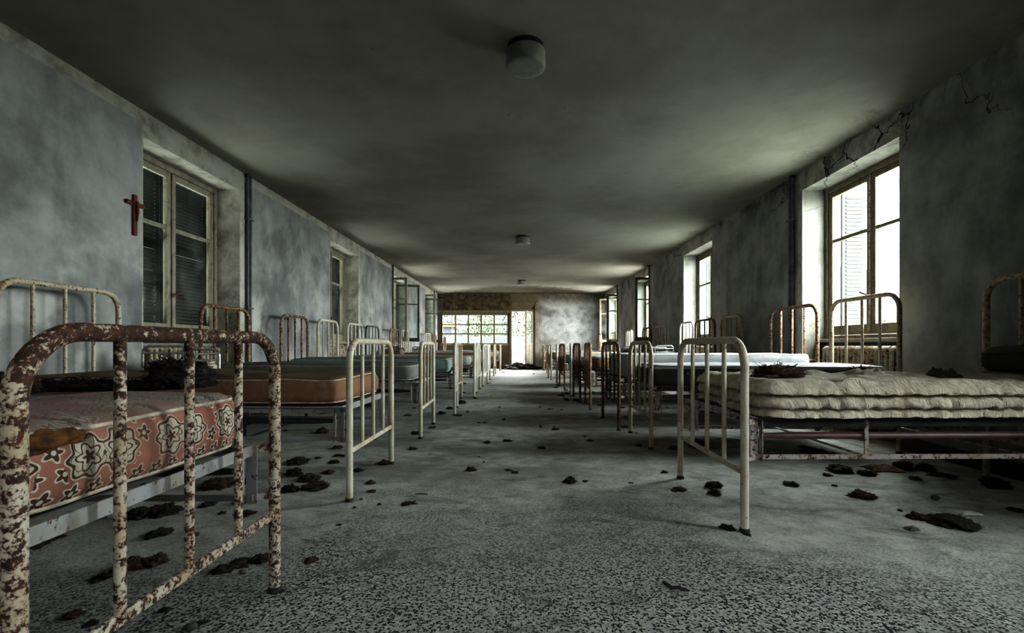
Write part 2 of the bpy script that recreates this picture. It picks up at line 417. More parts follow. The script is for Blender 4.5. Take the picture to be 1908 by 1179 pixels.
# ------------------------------------------------------------------ setting
def wall_side(name, s, mat):
    b = MB(); X0, X1 = s*XW, s*(XW+.42)
    y = YN
    wins = [WIN0+i*PITCH for i in range(4)]
    if s > 0: wins = [WIN0-PITCH] + wins
    for w in wins:
        b.box(X0, X1, y, w, 0, ZC); b.box(X0, X1, w, w+WW, WTOP, ZC)
        b.box(s*(XW+.27), X1, w, w+WW, 0, SILL)
        y = w+WW
    b.box(X0, X1, y, YB+.25, 0, ZC)
    return tag(b.build(name, mat), kind='structure')
wall_side('wall_left', -1, M['wl']); wall_side('wall_right', 1, M['wr'])
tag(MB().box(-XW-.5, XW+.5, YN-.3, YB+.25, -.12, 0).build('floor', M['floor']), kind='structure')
tag(MB().box(-XW-.5, XW+.5, YN-.3, YB+.25, ZC, ZC+.2).build('ceiling', M['ceil']), kind='structure')
tag(MB().box(-XW, XW, YN-.25, YN, 0, ZC).build('wall_near', M['wr']), kind='structure')
for s, nm in ((-1, 'baseboard_left'), (1, 'baseboard_right')):
    b = MB(); y = YN
    for w in ([WIN0-PITCH] if s > 0 else []) + [WIN0+i*PITCH for i in range(4)]:
        b.box(s*XW, s*(XW-.016), y+.001, w, 0, .11); y = w+WW
    b.box(s*XW, s*(XW-.016), y, YB, 0, .11)
    tag(b.build(nm, M['skirt'], bevel=.003), kind='structure')
# end wall with the long glazed opening and the doorway
GX0, GX1, GZ0, GZ1 = -3.02, -.47, .90, 2.07
DX0, DX1, DZ = -.38, .45, 2.16
b = MB()
b.box(-XW, GX0, YB, YB+.2, 0, ZC); b.box(GX0, GX1, YB, YB+.2, 0, GZ0); b.box(GX0, GX1, YB, YB+.2, GZ1, ZC)
b.box(GX1, DX0, YB, YB+.2, 0, ZC); b.box(DX0, DX1, YB, YB+.2, DZ, ZC); b.box(DX1, XW, YB, YB+.2, 0, ZC)
tag(b.build('wall_back', M['wb']), kind='structure')
tag(MB().box(DX1+.07, DX1+.20, YB-.07, YB, 0, 2.5).box(-XW, DX1+.20, YB-.05, YB, 2.33, 2.5).build('trim_1', M['wb'], bevel=.01), kind='structure')
tag(MB().box(-XW, GX1+.05, YB-.035, YB, GZ1+.02, GZ1+.11).build('trim_2', M['wood2'], bevel=.005), kind='structure')

# windows --------------------------------------------------------------
def casement(win, s, hinge_y, free_y, angle, fm, far):
    """a sash hinged at hinge_y; angle 0 closed, 90 into the room"""
    w = abs(free_y-hinge_y); dirn = 1 if free_y > hinge_y else -1
    x = s*(XW+.285); z0, z1 = SILL+.045, WTOP-.055; tz = z0+(z1-z0)*.655
    a = math.radians(angle)
    ex = Vector((-s*math.sin(a), dirn*math.cos(a), 0)); nx = Vector((ex.y, -ex.x, 0))
    o = Vector((x, hinge_y, 0))
    def brk(mb, u0, u1, za, zb, t):
        k = len(mb.v)
        for zz in (za, zb):
            for uu, tt in ((u0,-t/2),(u1,-t/2),(u1,t/2),(u0,t/2)):
                q = o+ex*uu+nx*tt; mb.v.append((q.x, q.y, zz))
        mb.f += [tuple(k+i for i in q) for q in ((0,3,2,1),(4,5,6,7),(0,1,5,4),(1,2,6,5),(2,3,7,6),(3,0,4,7))]
    m = MB(); st = .058
    brk(m, 0, st, z0, z1, .04); brk(m, w-st, w, z0, z1, .04)
    brk(m, st, w-st, z0, z0+.10, .036); brk(m, st, w-st, z1-.06, z1, .036); brk(m, st, w-st, tz-.017, tz+.017, .03)
    sash = m.build('sash', fm, win, bevel=.004)
    for za, zb in ((z0+.10, tz-.017), (tz+.017, z1-.06)):
        g = MB(); brk(g, st-.005, w-st+.005, za-.005, zb+.005, .004); g.build('pane', M['glassd' if far else 'glass'], sash)
    return sash
def portal(name, loc, rot, sx, sy):
    l = bpy.data.lights.new(name, 'AREA'); l.shape = 'RECTANGLE'; l.size = sx; l.size_y = sy; l.cycles.is_portal = True
    o = bpy.data.objects.new(name, l); COL.objects.link(o); o.location = loc; o.rotation_euler = rot
wn = 0
for s in (-1, 1):
    for i in range(-1 if s > 0 else 0, 4):
        w = WIN0+i*PITCH; wn += 1; far = i >= 2
        e = empty('window_%d' % wn, (s*(XW+.285), w+WW/2, SILL)); tag(e, kind='structure')
        fm = M['wood2'] if s > 0 else M['wood']
        x0, x1 = s*(XW+.25), s*(XW+.34)
        b = MB().box(x0, x1, w, w+.05, SILL, WTOP).box(x0, x1, w+WW-.05, w+WW, SILL, WTOP)
        b.box(x0, x1, w+.05, w+WW-.05, WTOP-.055, WTOP).box(x0, x1, w+.05, w+WW-.05, SILL, SILL+.04)
        b.build('window_frame', fm, e, bevel=.006)
        MB().box(s*(XW+.16), s*(XW+.25), w+.01, w+WW-.01, SILL-.035, SILL+.004).build('window_sill', M['wood'], e, bevel=.006)
        mid = w+WW/2
        near_a = 96 if (far and s < 0) or (i >= 2 and s > 0) else 0
        far_a = 103 if (far and s < 0) or (i == 3 and s > 0) else 0
        casement(e, s, w+.05, mid-.002, near_a, fm, far)
        c2 = casement(e, s, w+WW-.05, mid+.002, far_a, M['wood_backlit'] if far and s < 0 else fm, far)
        if not (near_a or far_a):
            xx = s*(XW+.255)
            MB().tube([(xx, mid, SILL+.06), (xx, mid, WTOP-.07)], .009, 8).build('espagnolette_rod', M['frame2'] if s > 0 else fm, e, smooth=True)
            MB().lathe([(.0, -.02), (.016, -.018), (.018, 0), (.012, .02)], (xx-s*.01, mid, SILL+.42), 10).tube([(xx-s*.015, mid, SILL+.42), (xx-s*.04, mid+.02, SILL+.44), (xx-s*.045, mid+.07, SILL+.46)], .009, 8).build('handle', M['tube'], e, smooth=True)
        # outside shutters: shut on the left, folded back on the right
        if s < 0:
            for ya, yb in ((w, mid-.003), (mid+.003, w+WW)):
                m = MB(); xs = s*(XW+.40)
                m.box(xs-.018, xs+.018, ya, ya+.05, SILL, WTOP).box(xs-.018, xs+.018, yb-.05, yb, SILL, WTOP)
                m.box(xs-.018, xs+.018, ya+.05, yb-.05, SILL, SILL+.09).box(xs-.018, xs+.018, ya+.05, yb-.05, WTOP-.07, WTOP).box(xs-.018, xs+.018, ya+.05, yb-.05, 1.78, 1.84)
                zz = SILL+.11
                while zz < WTOP-.08:
                    m.bar((xs, ya+.045, zz), (xs, yb-.045, zz), .034, .007); 
                    k = len(m.v)-8
                    for q in range(k, k+8):
                        vx, vy, vz = m.v[q]; m.v[q] = (vx, vy, vz+(vx-xs)*1.1*s*-1)
                    zz += .036
                m.build('shutter', M['shut'], e)
        else:
            m = MB(); ys = w+WW+.02
            m.box(XW+.45, XW+.72, ys-.016, ys+.016, SILL, WTOP)
            for k in range(36): m.bar((XW+.49, ys-.018, SILL+.08+k*.043), (XW+.68, ys-.018, SILL+.08+k*.043), .012, .022)
            m.build('shutter', M['shutl'], e)
            if i < 0: MB().box(XW+.385, XW+.41, w, mid+.1, SILL, WTOP).build('shutter', M['shut'], e)  # closed panel added on the unseen near window to cut its light
            portal('window_portal', (XW+.43, w+WW/2, (SILL+WTOP)/2), (0, math.radians(90), 0), WTOP-SILL, WW)
# glazed end window: one grid of bars, fifteen panes
e = empty('window_%d' % (wn+1), ((GX0+GX1)/2, YB+.06, GZ0)); tag(e, kind='structure')
b = MB(); y0, y1 = YB+.02, YB+.10; ft = .055
b.box(GX0, GX0+ft, y0, y1, GZ0, GZ1).box(GX1-ft, GX1, y0, y1, GZ0, GZ1).box(GX0+ft, GX1-ft, y0, y1, GZ0, GZ0+.05).box(GX0+ft, GX1-ft, y0, y1, GZ1-.07, GZ1)
gw = (GX1-GX0-2*ft)/5; gh = (GZ1-.07-GZ0-.05)/3
for k in range(1, 5): b.box(GX0+ft+k*gw-.03, GX0+ft+k*gw+.03, y0+.005, y1-.005, GZ0+.05, GZ1-.07)
for k in range(1, 3): b.box(GX0+ft, GX1-ft, y0+.02, y1-.02, GZ0+.05+k*gh-.026, GZ0+.05+k*gh+.026)
b.build('window_frame', M['wood2'], e, bevel=.004)
for k in range(5):
    for j in range(3):
        if (k, j) == (2, 1): continue         # the pane missing from the middle
        xx = GX0+ft+k*gw; zz = GZ0+.05+j*gh
        MB().box(xx+.012, xx+gw-.012, YB+.058, YB+.062, zz+.012, zz+gh-.012).build('pane', M['glassd'], e)
MB().box(GX0-.02, GX1+.02, YB-.05, YB+.02, GZ0-.05, GZ0).build('window_sill', M['wood2'], e, bevel=.006)
portal('window_portal', ((GX0+GX1)/2, YB+.22, (GZ0+GZ1)/2), (math.radians(-90), 0, 0), GX1-GX0, GZ1-GZ0)
portal('window_portal', ((DX0+DX1)/2, YB+.22, DZ/2), (math.radians(-90), 0, 0), DX1-DX0, DZ)
# doorway with its leaf standing open
e = empty('door_1', (DX1, YB, 0)); tag(e, kind='structure')
MB().box(DX0-.05, DX0+.03, YB-.03, YB+.12, 0, DZ+.05).box(DX1-.03, DX1+.06, YB-.03, YB+.12, 0, DZ+.05).box(DX0+.03, DX1-.03, YB-.03, YB+.12, DZ-.02, DZ+.05).build('door_frame', M['wood2'], e, bevel=.006)
ang = math.radians(110); ex = Vector((math.cos(ang)*-1*-1, -math.sin(ang), 0)); ex = Vector((-math.cos(math.radians(70)), -math.sin(math.radians(70)), 0))
nx = Vector((ex.y, -ex.x, 0)); o = Vector((DX1-.03, YB-.03, 0))
def obox(m, u0, u1, z0, z1, t0, t1):
    k = len(m.v)
    for zz in (z0, z1):
        for u, t in ((u0,t0),(u1,t0),(u1,t1),(u0,t1)):
            q = o+ex*u+nx*t; m.v.append((q.x, q.y, zz))
    m.f += [tuple(k+i for i in q) for q in ((0,3,2,1),(4,5,6,7),(0,1,5,4),(1,2,6,5),(2,3,7,6),(3,0,4,7))]
m = MB(); W = .74
obox(m, 0, .08, .04, DZ-.04, -.02, .02); obox(m, W-.08, W, .04, DZ-.04, -.02, .02)
for z0, z1 in ((.04,.22), (.86,.96), (1.31,1.35), (1.67,1.71), (DZ-.14, DZ-.04)): obox(m, .08, W-.08, z0, z1, -.018, .018)
obox(m, W/2-.04, W/2+.04, .22, .86, -.018, .018); obox(m, .08, W-.08, .22, .86, -.006, .006)
leaf = m.build('door_leaf', M['wood'], e, bevel=.005)
for z0, z1 in ((.96,1.31), (1.35,1.67), (1.71,DZ-.14)):
    g = MB(); obox(g, .075, W-.075, z0-.004, z1+.004, -.003, .003); g.build('pane', M['glassd'], leaf)
g = MB(); obox(g, W-.06, W-.03, .98, 1.1, .02, .03); obox(g, W-.16, W-.035, 1.03, 1.05, .03, .055); g.build('handle', M['dark'], leaf)

# ------------------------------------------------------------------ beds
def hoop(p0, p1, h, r, rad=.125, seg=10, n=7):
    """an upside-down U of tube between two feet"""
    p0, p1 = Vector((*p0, 0)), Vector((*p1, 0)); u = (p1-p0).normalized(); z = Vector((0,0,1))
    top = h-r
    pts = [p0+z*.004, p0+z*(top-rad)*.5, p0+z*(top-rad)]
    pts += arc(p0+u*rad+z*(top-rad), -u, z, rad, 0, PI/2, n)[1:]
    pts += [p0+z*top+(p1-p0)*.35, p0+z*top+(p1-p0)*.65]
    pts += arc(p1-u*rad+z*(top-rad), u, z, rad, PI/2, 0, n)
    pts += [p1+z*(top-rad)*.5, p1+z*.004]
    return pts
def board(name, parent, p0, p1, h, mat, low, near, r=.0185):
    seg = 18 if near else 9
    hb = MB().tube(hoop(p0, p1, h, r, .125, seg, 10 if near else 6), r, seg).build(name, mat, parent, smooth=True, sharp=60)
    a, b_ = Vector((*p0, 0)), Vector((*p1, 0)); u = (b_-a).normalized()
    for k in (1, 2, 3):
        q = a+(b_-a)*k/4
        MB().tube([(q.x, q.y, low), (q.x, q.y, (low+h)/2), (q.x, q.y, h-r*1.2)], .0115, 12 if near else 6).build('bar', mat, hb, smooth=True, sharp=60)
    MB().bar(a+u*.012+Vector((0,0,low)), b_-u*.012+Vector((0,0,low)), .012, .028).build('lower_rail', mat, hb, bevel=.003 if near else 0)
    for p in (a, b_): MB().lathe([(.021, 0), (.024, .004), (.022, .018), (.019, .02)], (p.x, p.y, 0), 10).build('foot_cap', M['dark'], hb, smooth=True)
    return hb
def bed(label, group, F0, F1, hx, H0, H1, metal, hmetal=None, fh=.895, hh=1.26, frame='frame', near=False):
    s = 1 if hx > 0 else -1
    cx, cy = (F0[0]+hx)/2, (F0[1]+F1[1]+H0+H1)/4
    e = empty('hospital_bed', (cx, cy, 0)); tag(e, label, 'bed', group)
    board('footboard', e, F0, F1, fh, metal, .27, near)
    board('headboard', e, (hx, H0), (hx, H1), hh, hmetal or metal, .27, near)
    fm = M[frame]
    for k, (f, h, sg) in enumerate(((F0, H0, 1), (F1, H1, -1))):
        a = Vector((f[0]+s*.06, f[1]+sg*.035, 0)); b_ = Vector((hx-s*.05, h+sg*.035, 0))
        up = Vector((0,0,1))
        MB().bar(a+up*.510, b_+up*.510, .032, .006).bar(a+up*.493, b_+up*.493, .005, .034).build('side_rail', M['dark'] if s > 0 else fm, e)  # right rails coloured dark to pass for shade under the mattress
        MB().bar(a+up*.335, b_+up*.335, .006, .022).build('lower_side_rail', fm, e)
        for t in (.0, .98):
            q = a+(b_-a)*t
            qq = q+(b_-a)*.018
            MB().bar((q.x, q.y, .315), (q.x, q.y, .51), .036, .005).bar((qq.x, qq.y, .315), (qq.x, qq.y, .51), .005, .03).build('corner_bracket', fm, e)
            # hooks that clip the frame to the post
            pst = Vector((f[0], f[1], 0)) if t < .5 else Vector((hx, h, 0))
            for cz in (.50, .335): MB().bar((q.x, q.y, cz), (pst.x+(s if t < .5 else -s)*.016, pst.y, cz), .012, .024).build('clip', M['frame2'], e)
        q0 = a+(b_-a)*.025+Vector((0, sg*.02, .43)); q1 = a+(b_-a)*.965+Vector((0, sg*.02, .43))
        n = 14; rr = [(.010 if i in (0, n) else .017) for i in range(n+1)]
        MB().tube([q0+(q1-q0)*(i/n) for i in range(n+1)], .017, 10, radii=rr).build('tension_tube', M['tube'] if s > 0 else M['dark'], e, smooth=True)
    for t in (.0, 1.0):
        a = Vector((F0[0]+s*.06+(hx-s*.05-F0[0]-s*.06)*t, F0[1]+.035+(H0-F0[1])*t, .496)); b_ = Vector((F1[0]+s*.06+(hx-s*.05-F1[0]-s*.06)*t, F1[1]-.035+(H1-F1[1])*t, .496))
        MB().bar(a, b_, .006, .036).build('end_rail', fm, e)
    for t in (.3, .7):
        a = Vector((F0[0]+(hx-F0[0])*t, F0[1]+.035+(H0-F0[1])*t, .335)); b_ = Vector((F1[0]+(hx-F1[0])*t, F1[1]-.035+(H1-F1[1])*t, .335))
        MB().bar(a, b_, .02, .006).bar(a, a+Vector((0,0,.17)), .018, .006).bar(b_, b_+Vector((0,0,.17)), .018, .006).build('cross_rail', M['dark'] if s < 0 else fm, e)
    m = MB()
    for k in range(13):
        t = .06+.88*k/12
        a = Vector((F0[0]+(hx-F0[0])*t, F0[1]+.04+(H0-F0[1])*t, .508)); b_ = Vector((F1[0]+(hx-F1[0])*t, F1[1]-.04+(H1-F1[1])*t, .508))
        m.bar(a, b_, .012, .003)
    m.build('wire_base', M['dark'], e)
    return e

class Slab:
    """mattress-shaped body in the quadrilateral foot-to-head; u runs along the bed, v across"""
    def __init__(s, f0, f1, h0, h1, z0, z1, r=.035, Rp=.07, amp=.012, seed=0, nu=70, nv=34, nw=8, sag=.012, tuft=False):
        s.c = [Vector((*p, 0)) for p in (f0, f1, h0, h1)]; s.z0, s.z1, s.r, s.Rp = z0, z1, r, Rp
        s.amp, s.seed, s.nu, s.nv, s.nw, s.sag, s.tuft = amp, seed, nu, nv, nw, sag, tuft
        s.L = ((s.c[2]-s.c[0]).length+(s.c[3]-s.c[1]).length)/2; s.W = ((s.c[1]-s.c[0]).length+(s.c[3]-s.c[2]).length)/2
    def pt(s, u, v, w):
        """u,v,w in metres within L,W,T of a box; returns a world point"""
        L, W, T = s.L, s.W, s.z1-s.z0; R_, r = s.Rp, s.r
        cu = min(max(u, R_), L-R_); cv = min(max(v, R_), W-R_)
        du, dv = u-cu, v-cv; m = max(abs(du), abs(dv)); nu = nv = 0
        if m > 1e-6:
            l = math.hypot(du, dv); nu, nv = du/l, dv/l; du, dv = nu*m, nv*m
        cw = min(max(w, r), T-r); dw = w-cw
        o = max(0, m-(R_-r))
        if o > 0 and abs(dw) > 0:
            k = max(o, abs(dw))/math.hypot(o, dw); o2 = o*k; dw *= k
            m2 = (R_-r)+o2
            du, dv = nu*m2, nv*m2; m = m2
        U, V, Wz = cu+du, cv+dv, cw+dw
        side = 1 if m > R_-r*.9 else 0
        q = Vector((U*3.1+s.seed*7.7, V*3.1, w*2.2+s.seed))
        d = noise.noise(q)*s.amp + noise.noise(q*2.7)*s.amp*.45
        if side:
            bul = math.sin(PI*min(max(w/T, 0), 1))*.014
            if s.tuft:
                a = (U if abs(nv) > abs(nu) else V)
                ph = noise.noise(Vector((a*2.3, s.seed, 0)))*1.3
                t = w/T
                pin = abs(math.sin(PI*a/.105+ph))
                fine = noise.noise(Vector((a*26, w*18, 3)))*.006
                g1 = math.exp(-((t-.66)/.055)**2); g2 = math.exp(-((t-.25)/.055)**2)
                rolls = math.sin(PI*min(max((t-.66)/.34, 0), 1)) + math.sin(PI*min(max(t/.25, 0), 1)) + .75*math.sin(PI*min(max((t-.25)/.41, 0), 1))
                bul = .030*rolls*(.40+.60*pin**.5) - .016*(g1+g2)*(.6+.8*noise.noise(Vector((a*5, 9, s.seed)))) + fine*1.6
            U += nu*(bul+d*.6); V += nv*(bul+d*.6)
        if w > T*.5:
            edge = min(U, L-U, V, W-V)
            k = min(1, max(0, edge/.25))
            Wz += d*1.1*(.4+.6*k) - s.sag*k*(1-.3*math.cos(U*2.2+s.seed))
            if s.tuft and not side:
                fu = (U % .23)/.23-.5; fv = (V % .19)/.19-.5
                Wz -= .032*math.exp(-(fu*fu+fv*fv)/.03); Wz += .020*noise.noise(Vector((U*7, V*7, 5))) + .012*(.5-abs(noise.noise(Vector((U*13, V*17, 2)))))
        if s.tuft:
            ed = max(0, .05-min(U, V, W-V))/.05; Wz -= .022*ed*ed*(3-2*min(ed, 1))*.5
            if side: Wz += .010*(abs(math.sin(PI*a/.105+ph))-.5)
        a = s.c[0]+(s.c[2]-s.c[0])*(U/L); b_ = s.c[1]+(s.c[3]-s.c[1])*(U/L)
        p = a+(b_-a)*(V/W); return Vector((p.x, p.y, s.z0+Wz))
    def mesh(s):
        L, W, T = s.L, s.W, s.z1-s.z0; m = MB(); idx = {}
        def lin(n, l, r):   # denser near the rims
            out = [0, r*.25, r*.5, r*.75, r]; k = max(2, n-8)
            out += [r+(l-2*r)*i/k for i in range(1, k)]
            return out+[l-r, l-r*.75, l-r*.5, l-r*.25, l]
        us, vs = lin(s.nu, L, s.Rp), lin(s.nv, W, s.Rp)
        ws = [0, s.r*.4, s.r]+[s.r+(T-2*s.r)*i/s.nw for i in range(1, s.nw)]+[T-s.r, T-s.r*.4, T]
        A, B, C = len(us)-1, len(vs)-1, len(ws)-1
        def vi(i, j, k):
            if (i,j,k) not in idx:
                idx[i,j,k] = len(m.v); m.v.append(tuple(s.pt(us[i], vs[j], ws[k])))
            return idx[i,j,k]
        for i in range(A):
            for j in range(B):
                m.f.append((vi(i,j,C), vi(i+1,j,C), vi(i+1,j+1,C), vi(i,j+1,C))); m.f.append((vi(i,j,0), vi(i,j+1,0), vi(i+1,j+1,0), vi(i+1,j,0)))
            for k in range(C):
                m.f.append((vi(i,0,k), vi(i+1,0,k), vi(i+1,0,k+1), vi(i,0,k+1))); m.f.append((vi(i,B,k), vi(i,B,k+1), vi(i+1,B,k+1), vi(i+1,B,k)))
        for j in range(B):
            for k in range(C):
                m.f.append((vi(0,j,k), vi(0,j,k+1), vi(0,j+1,k+1), vi(0,j+1,k))); m.f.append((vi(A,j,k), vi(A,j+1,k), vi(A,j+1,k+1), vi(A,j,k+1)))
        def uv(p, n):
            if abs(n.z) > .6: return (p.x, p.y)
            return (p.y, p.z+.22) if abs(n.x) > abs(n.y) else (p.x, p.z+.22)
        m.uv = uv
        return m
    def rim(s, w):
        L, W = s.L, s.W; pts = []; N = max(10, int(s.nu*.7)); K = max(6, int(s.nv*.7)); e = s.Rp*.0
        def seq(a, b, n): return [a+(b-a)*i/n for i in range(n)]
        for u in seq(0, L, N): pts.append(s.pt(u, 0, w))
        for v in seq(0, W, K): pts.append(s.pt(L, v, w))
        for u in seq(L, 0, N): pts.append(s.pt(u, W, w))
        for v in seq(W, 0, K): pts.append(s.pt(0, v, w))
        out = []
        for p in pts:
            if not out or (p-out[-1]).length > .012: out.append(p)
        if (out[0]-out[-1]).length < .012: out.pop()
        return out
def mattress(label, group, F0, F1, hx, H0, H1, mat, z0=.524, z1=.68, piping=None, near=False, inset=.03, headgap=.06, seed=0, tuft=False, amp=.012, sag=.012, pr=.005, footgap=.075, **kw):
    s = 1 if hx > 0 else -1
    f0 = (F0[0]+s*footgap, F0[1]+inset); f1 = (F1[0]+s*footgap, F1[1]-inset); h0 = (hx-s*headgap, H0+inset); h1 = (hx-s*headgap, H1-inset)
    c = Vector(((f0[0]+h0[0])/2, (f0[1]+h1[1])/2, z0))
    q = dict(nu=70, nv=36, nw=6) if near else dict(nu=34, nv=18, nw=4)
    if tuft: q = dict(nu=230, nv=96, nw=20)
    q.update(kw)
    sl = Slab(f0, f1, h0, h1, z0, z1, seed=seed, amp=amp, sag=sag, tuft=tuft, **q)
    o = sl.mesh().build('mattress', mat, origin=c, smooth=True, sharp=70)
    tag(o, label, 'mattress', group)
    if piping:
        for w in (sl.z1-sl.z0-sl.r*.22, sl.r*.22):
            MB().tube(sl.rim(w), pr, 6, closed=True).build('piping', piping, o, smooth=True, sharp=80)
    return o, sl

LB, RB = 'iron beds in the row under the left windows', 'iron beds in the row under the right windows'
LM, RM = 'mattresses on the left row of beds', 'mattresses on the right row of beds'
lx, rx = -2.95, 2.97
def mat_tuft(name, col, stain, amount):
    n = NT(name); p = n.pos(); x, y, z = n.sep(p)
    nz = n.math('ABSOLUTE', n.sep(n.nrm())[2])
    cre = n.noise(n.comb(n.mul(x, 30.), n.mul(y, 30.), n.mul(z, 6.)), 1.0, 5, .65, 1.2)
    wr = n.noise(n.comb(n.mul(x, 1.4), n.mul(y, .8), 0.), 9, 6, .65, 1.5)
    rid = n.math('ABSOLUTE', n.sub(wr, .5))
    h = n.add(n.mul(cre, n.sub(1.2, nz)), n.mul(rid, n.mul(nz, 2.2)))
    c = n.mix(n.step(cre, .35, .65), tuple(v*.72 for v in col), col)
    c = n.mix(n.mul(n.step(n.noise(p, 2.6, 6, .62, .4), .45, .74), amount), c, stain)
    c = n.mix(n.mul(n.step(n.noise(p, 12, 5, .7), .5, .75), .35), c, (.16, .12, .08))
    return n.fin(c, .95, 0, h, .9, .03, .15)
Fab = {
 'orange': mat_fabric('faded_orange_ticking', (.25, .14, .09), (.11, .07, .04), .6, swirl=(.33, .20, .14), top=(.15, .105, .065), tz=.653),
 'grey':   mat_fabric('grey_ticking', (.22, .215, .205), (.09, .08, .065), .5, top=(.13, .14, .13), tz=.665),
 'teal':   mat_fabric('teal_vinyl', (.22, .33, .32), (.10, .11, .09), .4, swirl=(.28, .40, .385), top=(.14, .17, .15), tz=.675),
 'brown':  mat_fabric('brown_ticking', (.24, .12, .07), (.08, .05, .03), .5),
 'pale':   mat_fabric('pale_grey_ticking', (.40, .40, .37), (.14, .11, .08), .45),
 'dun':    mat_fabric('dun_ticking', (.26, .22, .16), (.10, .07, .04), .5),
 'cream':  mat_tuft('tufted_cream_cotton', (.62, .57, .46), (.24, .18, .11), .3),
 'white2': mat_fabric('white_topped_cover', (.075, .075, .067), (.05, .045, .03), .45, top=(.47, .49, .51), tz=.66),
 'white3': mat_fabric('white_cotton_cover', (.46, .475, .49), (.25, .22, .18), .3),
 'rfloral': mat_fabric('brown_floral_ticking', (.26, .13, .075), (.10, .07, .05), .35, swirl=(.48, .38, .28), top=(.62, .62, .60), tz=.69),
 'dark':   mat_fabric('dark_ticking', (.055, .05, .035), (.02, .02, .015), .5),
}
P = M['pipingw']
Lspec = [ # foot near, foot far, head near y, head far y, metal, headmetal, words, mattress
 ((-.850,.800), (-.852,1.652), .80, 1.65, 'rusty', 'rusty', 'cream iron bed with heavily flaking rusty footboard, largest and closest of the left row', ('pink floral mattress with torn brown corner on the flaking cream bed', 'floral')),
 ((-.938,2.61), (-.935,3.44), 2.68, 3.50, 'cream', 'cream2', 'cream iron bed carrying the orange mattress, headboard against plain grey wall', ('faded orange mattress with pale piping and scrolled ticking', 'orange')),
 ((-.92,4.37), (-.95,5.18), 4.40, 5.17, 'cream', 'orange', 'cream iron bed carrying the grey mattress, orange rusty headboard by the left pipes', ('grey mattress with pale piping behind the orange mattress', 'grey')),
 ((-.81,5.82), (-.883,6.58), 5.87, 6.60, 'white', 'orange', 'white iron bed carrying the teal mattress', ('pale teal mattress with rounded corners, behind the grey mattress', 'teal')),
 ((-.96,7.0), (-.963,7.72), 6.93, 7.68, 'cream2', 'cream', 'iron bed just beyond the teal mattress, rusty orange streaks on footboard', ('brown mattress on the bed just beyond the teal mattress', 'brown')),
 ((-.768,7.82), (-.825,8.58), 8.12, 8.88, 'white', 'cream', 'white iron bed whose footboard juts furthest into the aisle, beyond the brown mattress', ('pale mattress on the white bed that juts into the aisle', 'pale')),
 ((-.81,8.67), (-.814,9.42), 9.08, 9.90, 'cream', 'dark', 'iron bed with dark grey headboard, second beyond the brown mattress', ('dun mattress on the bed with the dark grey headboard', 'dun')),
 ((-.80,10.0), (-.76,10.75), 10.75, 11.55, 'white', 'orange', 'white footed iron bed with rusty orange headboard beside the red brown cabinet', ('brown mattress on the bed beside the red brown cabinet', 'brown')),
 ((-.785,11.2), (-.78,11.95), 11.75, 12.5, 'cream', 'cream', 'iron bed with cream headboard in front of the open dark sash window', ('pale mattress on the bed before the open dark sash', 'pale')),
 ((-.78,13.6), (-.77,14.4), 14.75, 15.55, 'cream2', 'cream', 'last but one bed of the left row, narrow yellowed footboard', ('dun mattress on the last but one left bed', 'dun')),
 ((-.72,16.2), (-.72,16.92), 15.85, 16.6, 'cream2', 'orange', 'last bed of the left row, by the long glazed end window', ('grey mattress on the last left bed by the glazed end window', 'grey')),
]
Rspec = [
 ((1.02,2.18), (1.02,3.06), 2.20, 3.05, 'cream', 'cream2', 'cream iron bed carrying the tufted cream mattress, closest of the right row', ('thick tufted cream cotton mattress with rolled edges', 'cream')),
 ((1.066,3.92), (1.066,4.66), 3.75, 4.57, 'cream2', 'cream2', 'yellowed iron bed under the large bright right window', ('dark sided mattress with white top under the large bright window', 'white2')),
 ((.98,4.79), (.96,5.62), 4.79, 5.68, 'brown', 'orange', 'iron bed with dark rust brown footboard, second bed beyond the tufted mattress', ('white mattress, highest one, next to the dark sided mattress', 'white3')),
 ((.923,6.36), (.95,7.08), 6.42, 7.10, 'orange', 'cream2', 'iron bed with orange rusty footboard carrying the brown floral mattress', ('brown floral mattress with white top on the orange rusty bed', 'rfloral')),
 ((.886,7.18), (.873,7.96), 7.32, 8.14, 'brown', 'brown', 'brown rusty iron bed just beyond the brown floral mattress', ('pale mattress on the brown rusty bed beyond the floral one', 'pale')),
 ((.84,8.05), (.905,8.75), 8.24, 8.92, 'white', 'white', 'white iron bed in front of the chrome railed cabinet', ('white mattress on the bed beside the chrome railed cabinet', 'white3')),
 ((.85,9.34), (.815,10.12), 9.8, 10.6, 'brown', 'cream2', 'iron bed with brown footboard just beyond the chrome railed cabinet', ('pale mattress on the bed beyond the chrome railed cabinet', 'pale')),
 ((.77,10.25), (.813,10.96), 10.9, 11.65, 'white', 'brown', 'iron bed with headboard by the open right sash window', ('white mattress on the bed by the open right sash', 'white3')),
 ((.75,11.9), (.72,12.65), 12.75, 13.5, 'cream2', 'cream', 'third iron bed from the end of the right row', ('dun mattress on the third bed from the right row end', 'dun')),
 ((.816,14.1), (.80,14.85), 15.0, 15.8, 'cream2', 'cream', 'second iron bed from the end of the right row', ('pale mattress on the second bed from the right row end', 'pale')),
 ((.785,16.4), (.78,17.1), 16.95, 17.7, 'orange', 'orange', 'last iron bed of the right row, below the pale end wall', ('white mattress on the last right bed below the pale wall', 'white3')),
]
SL = {}
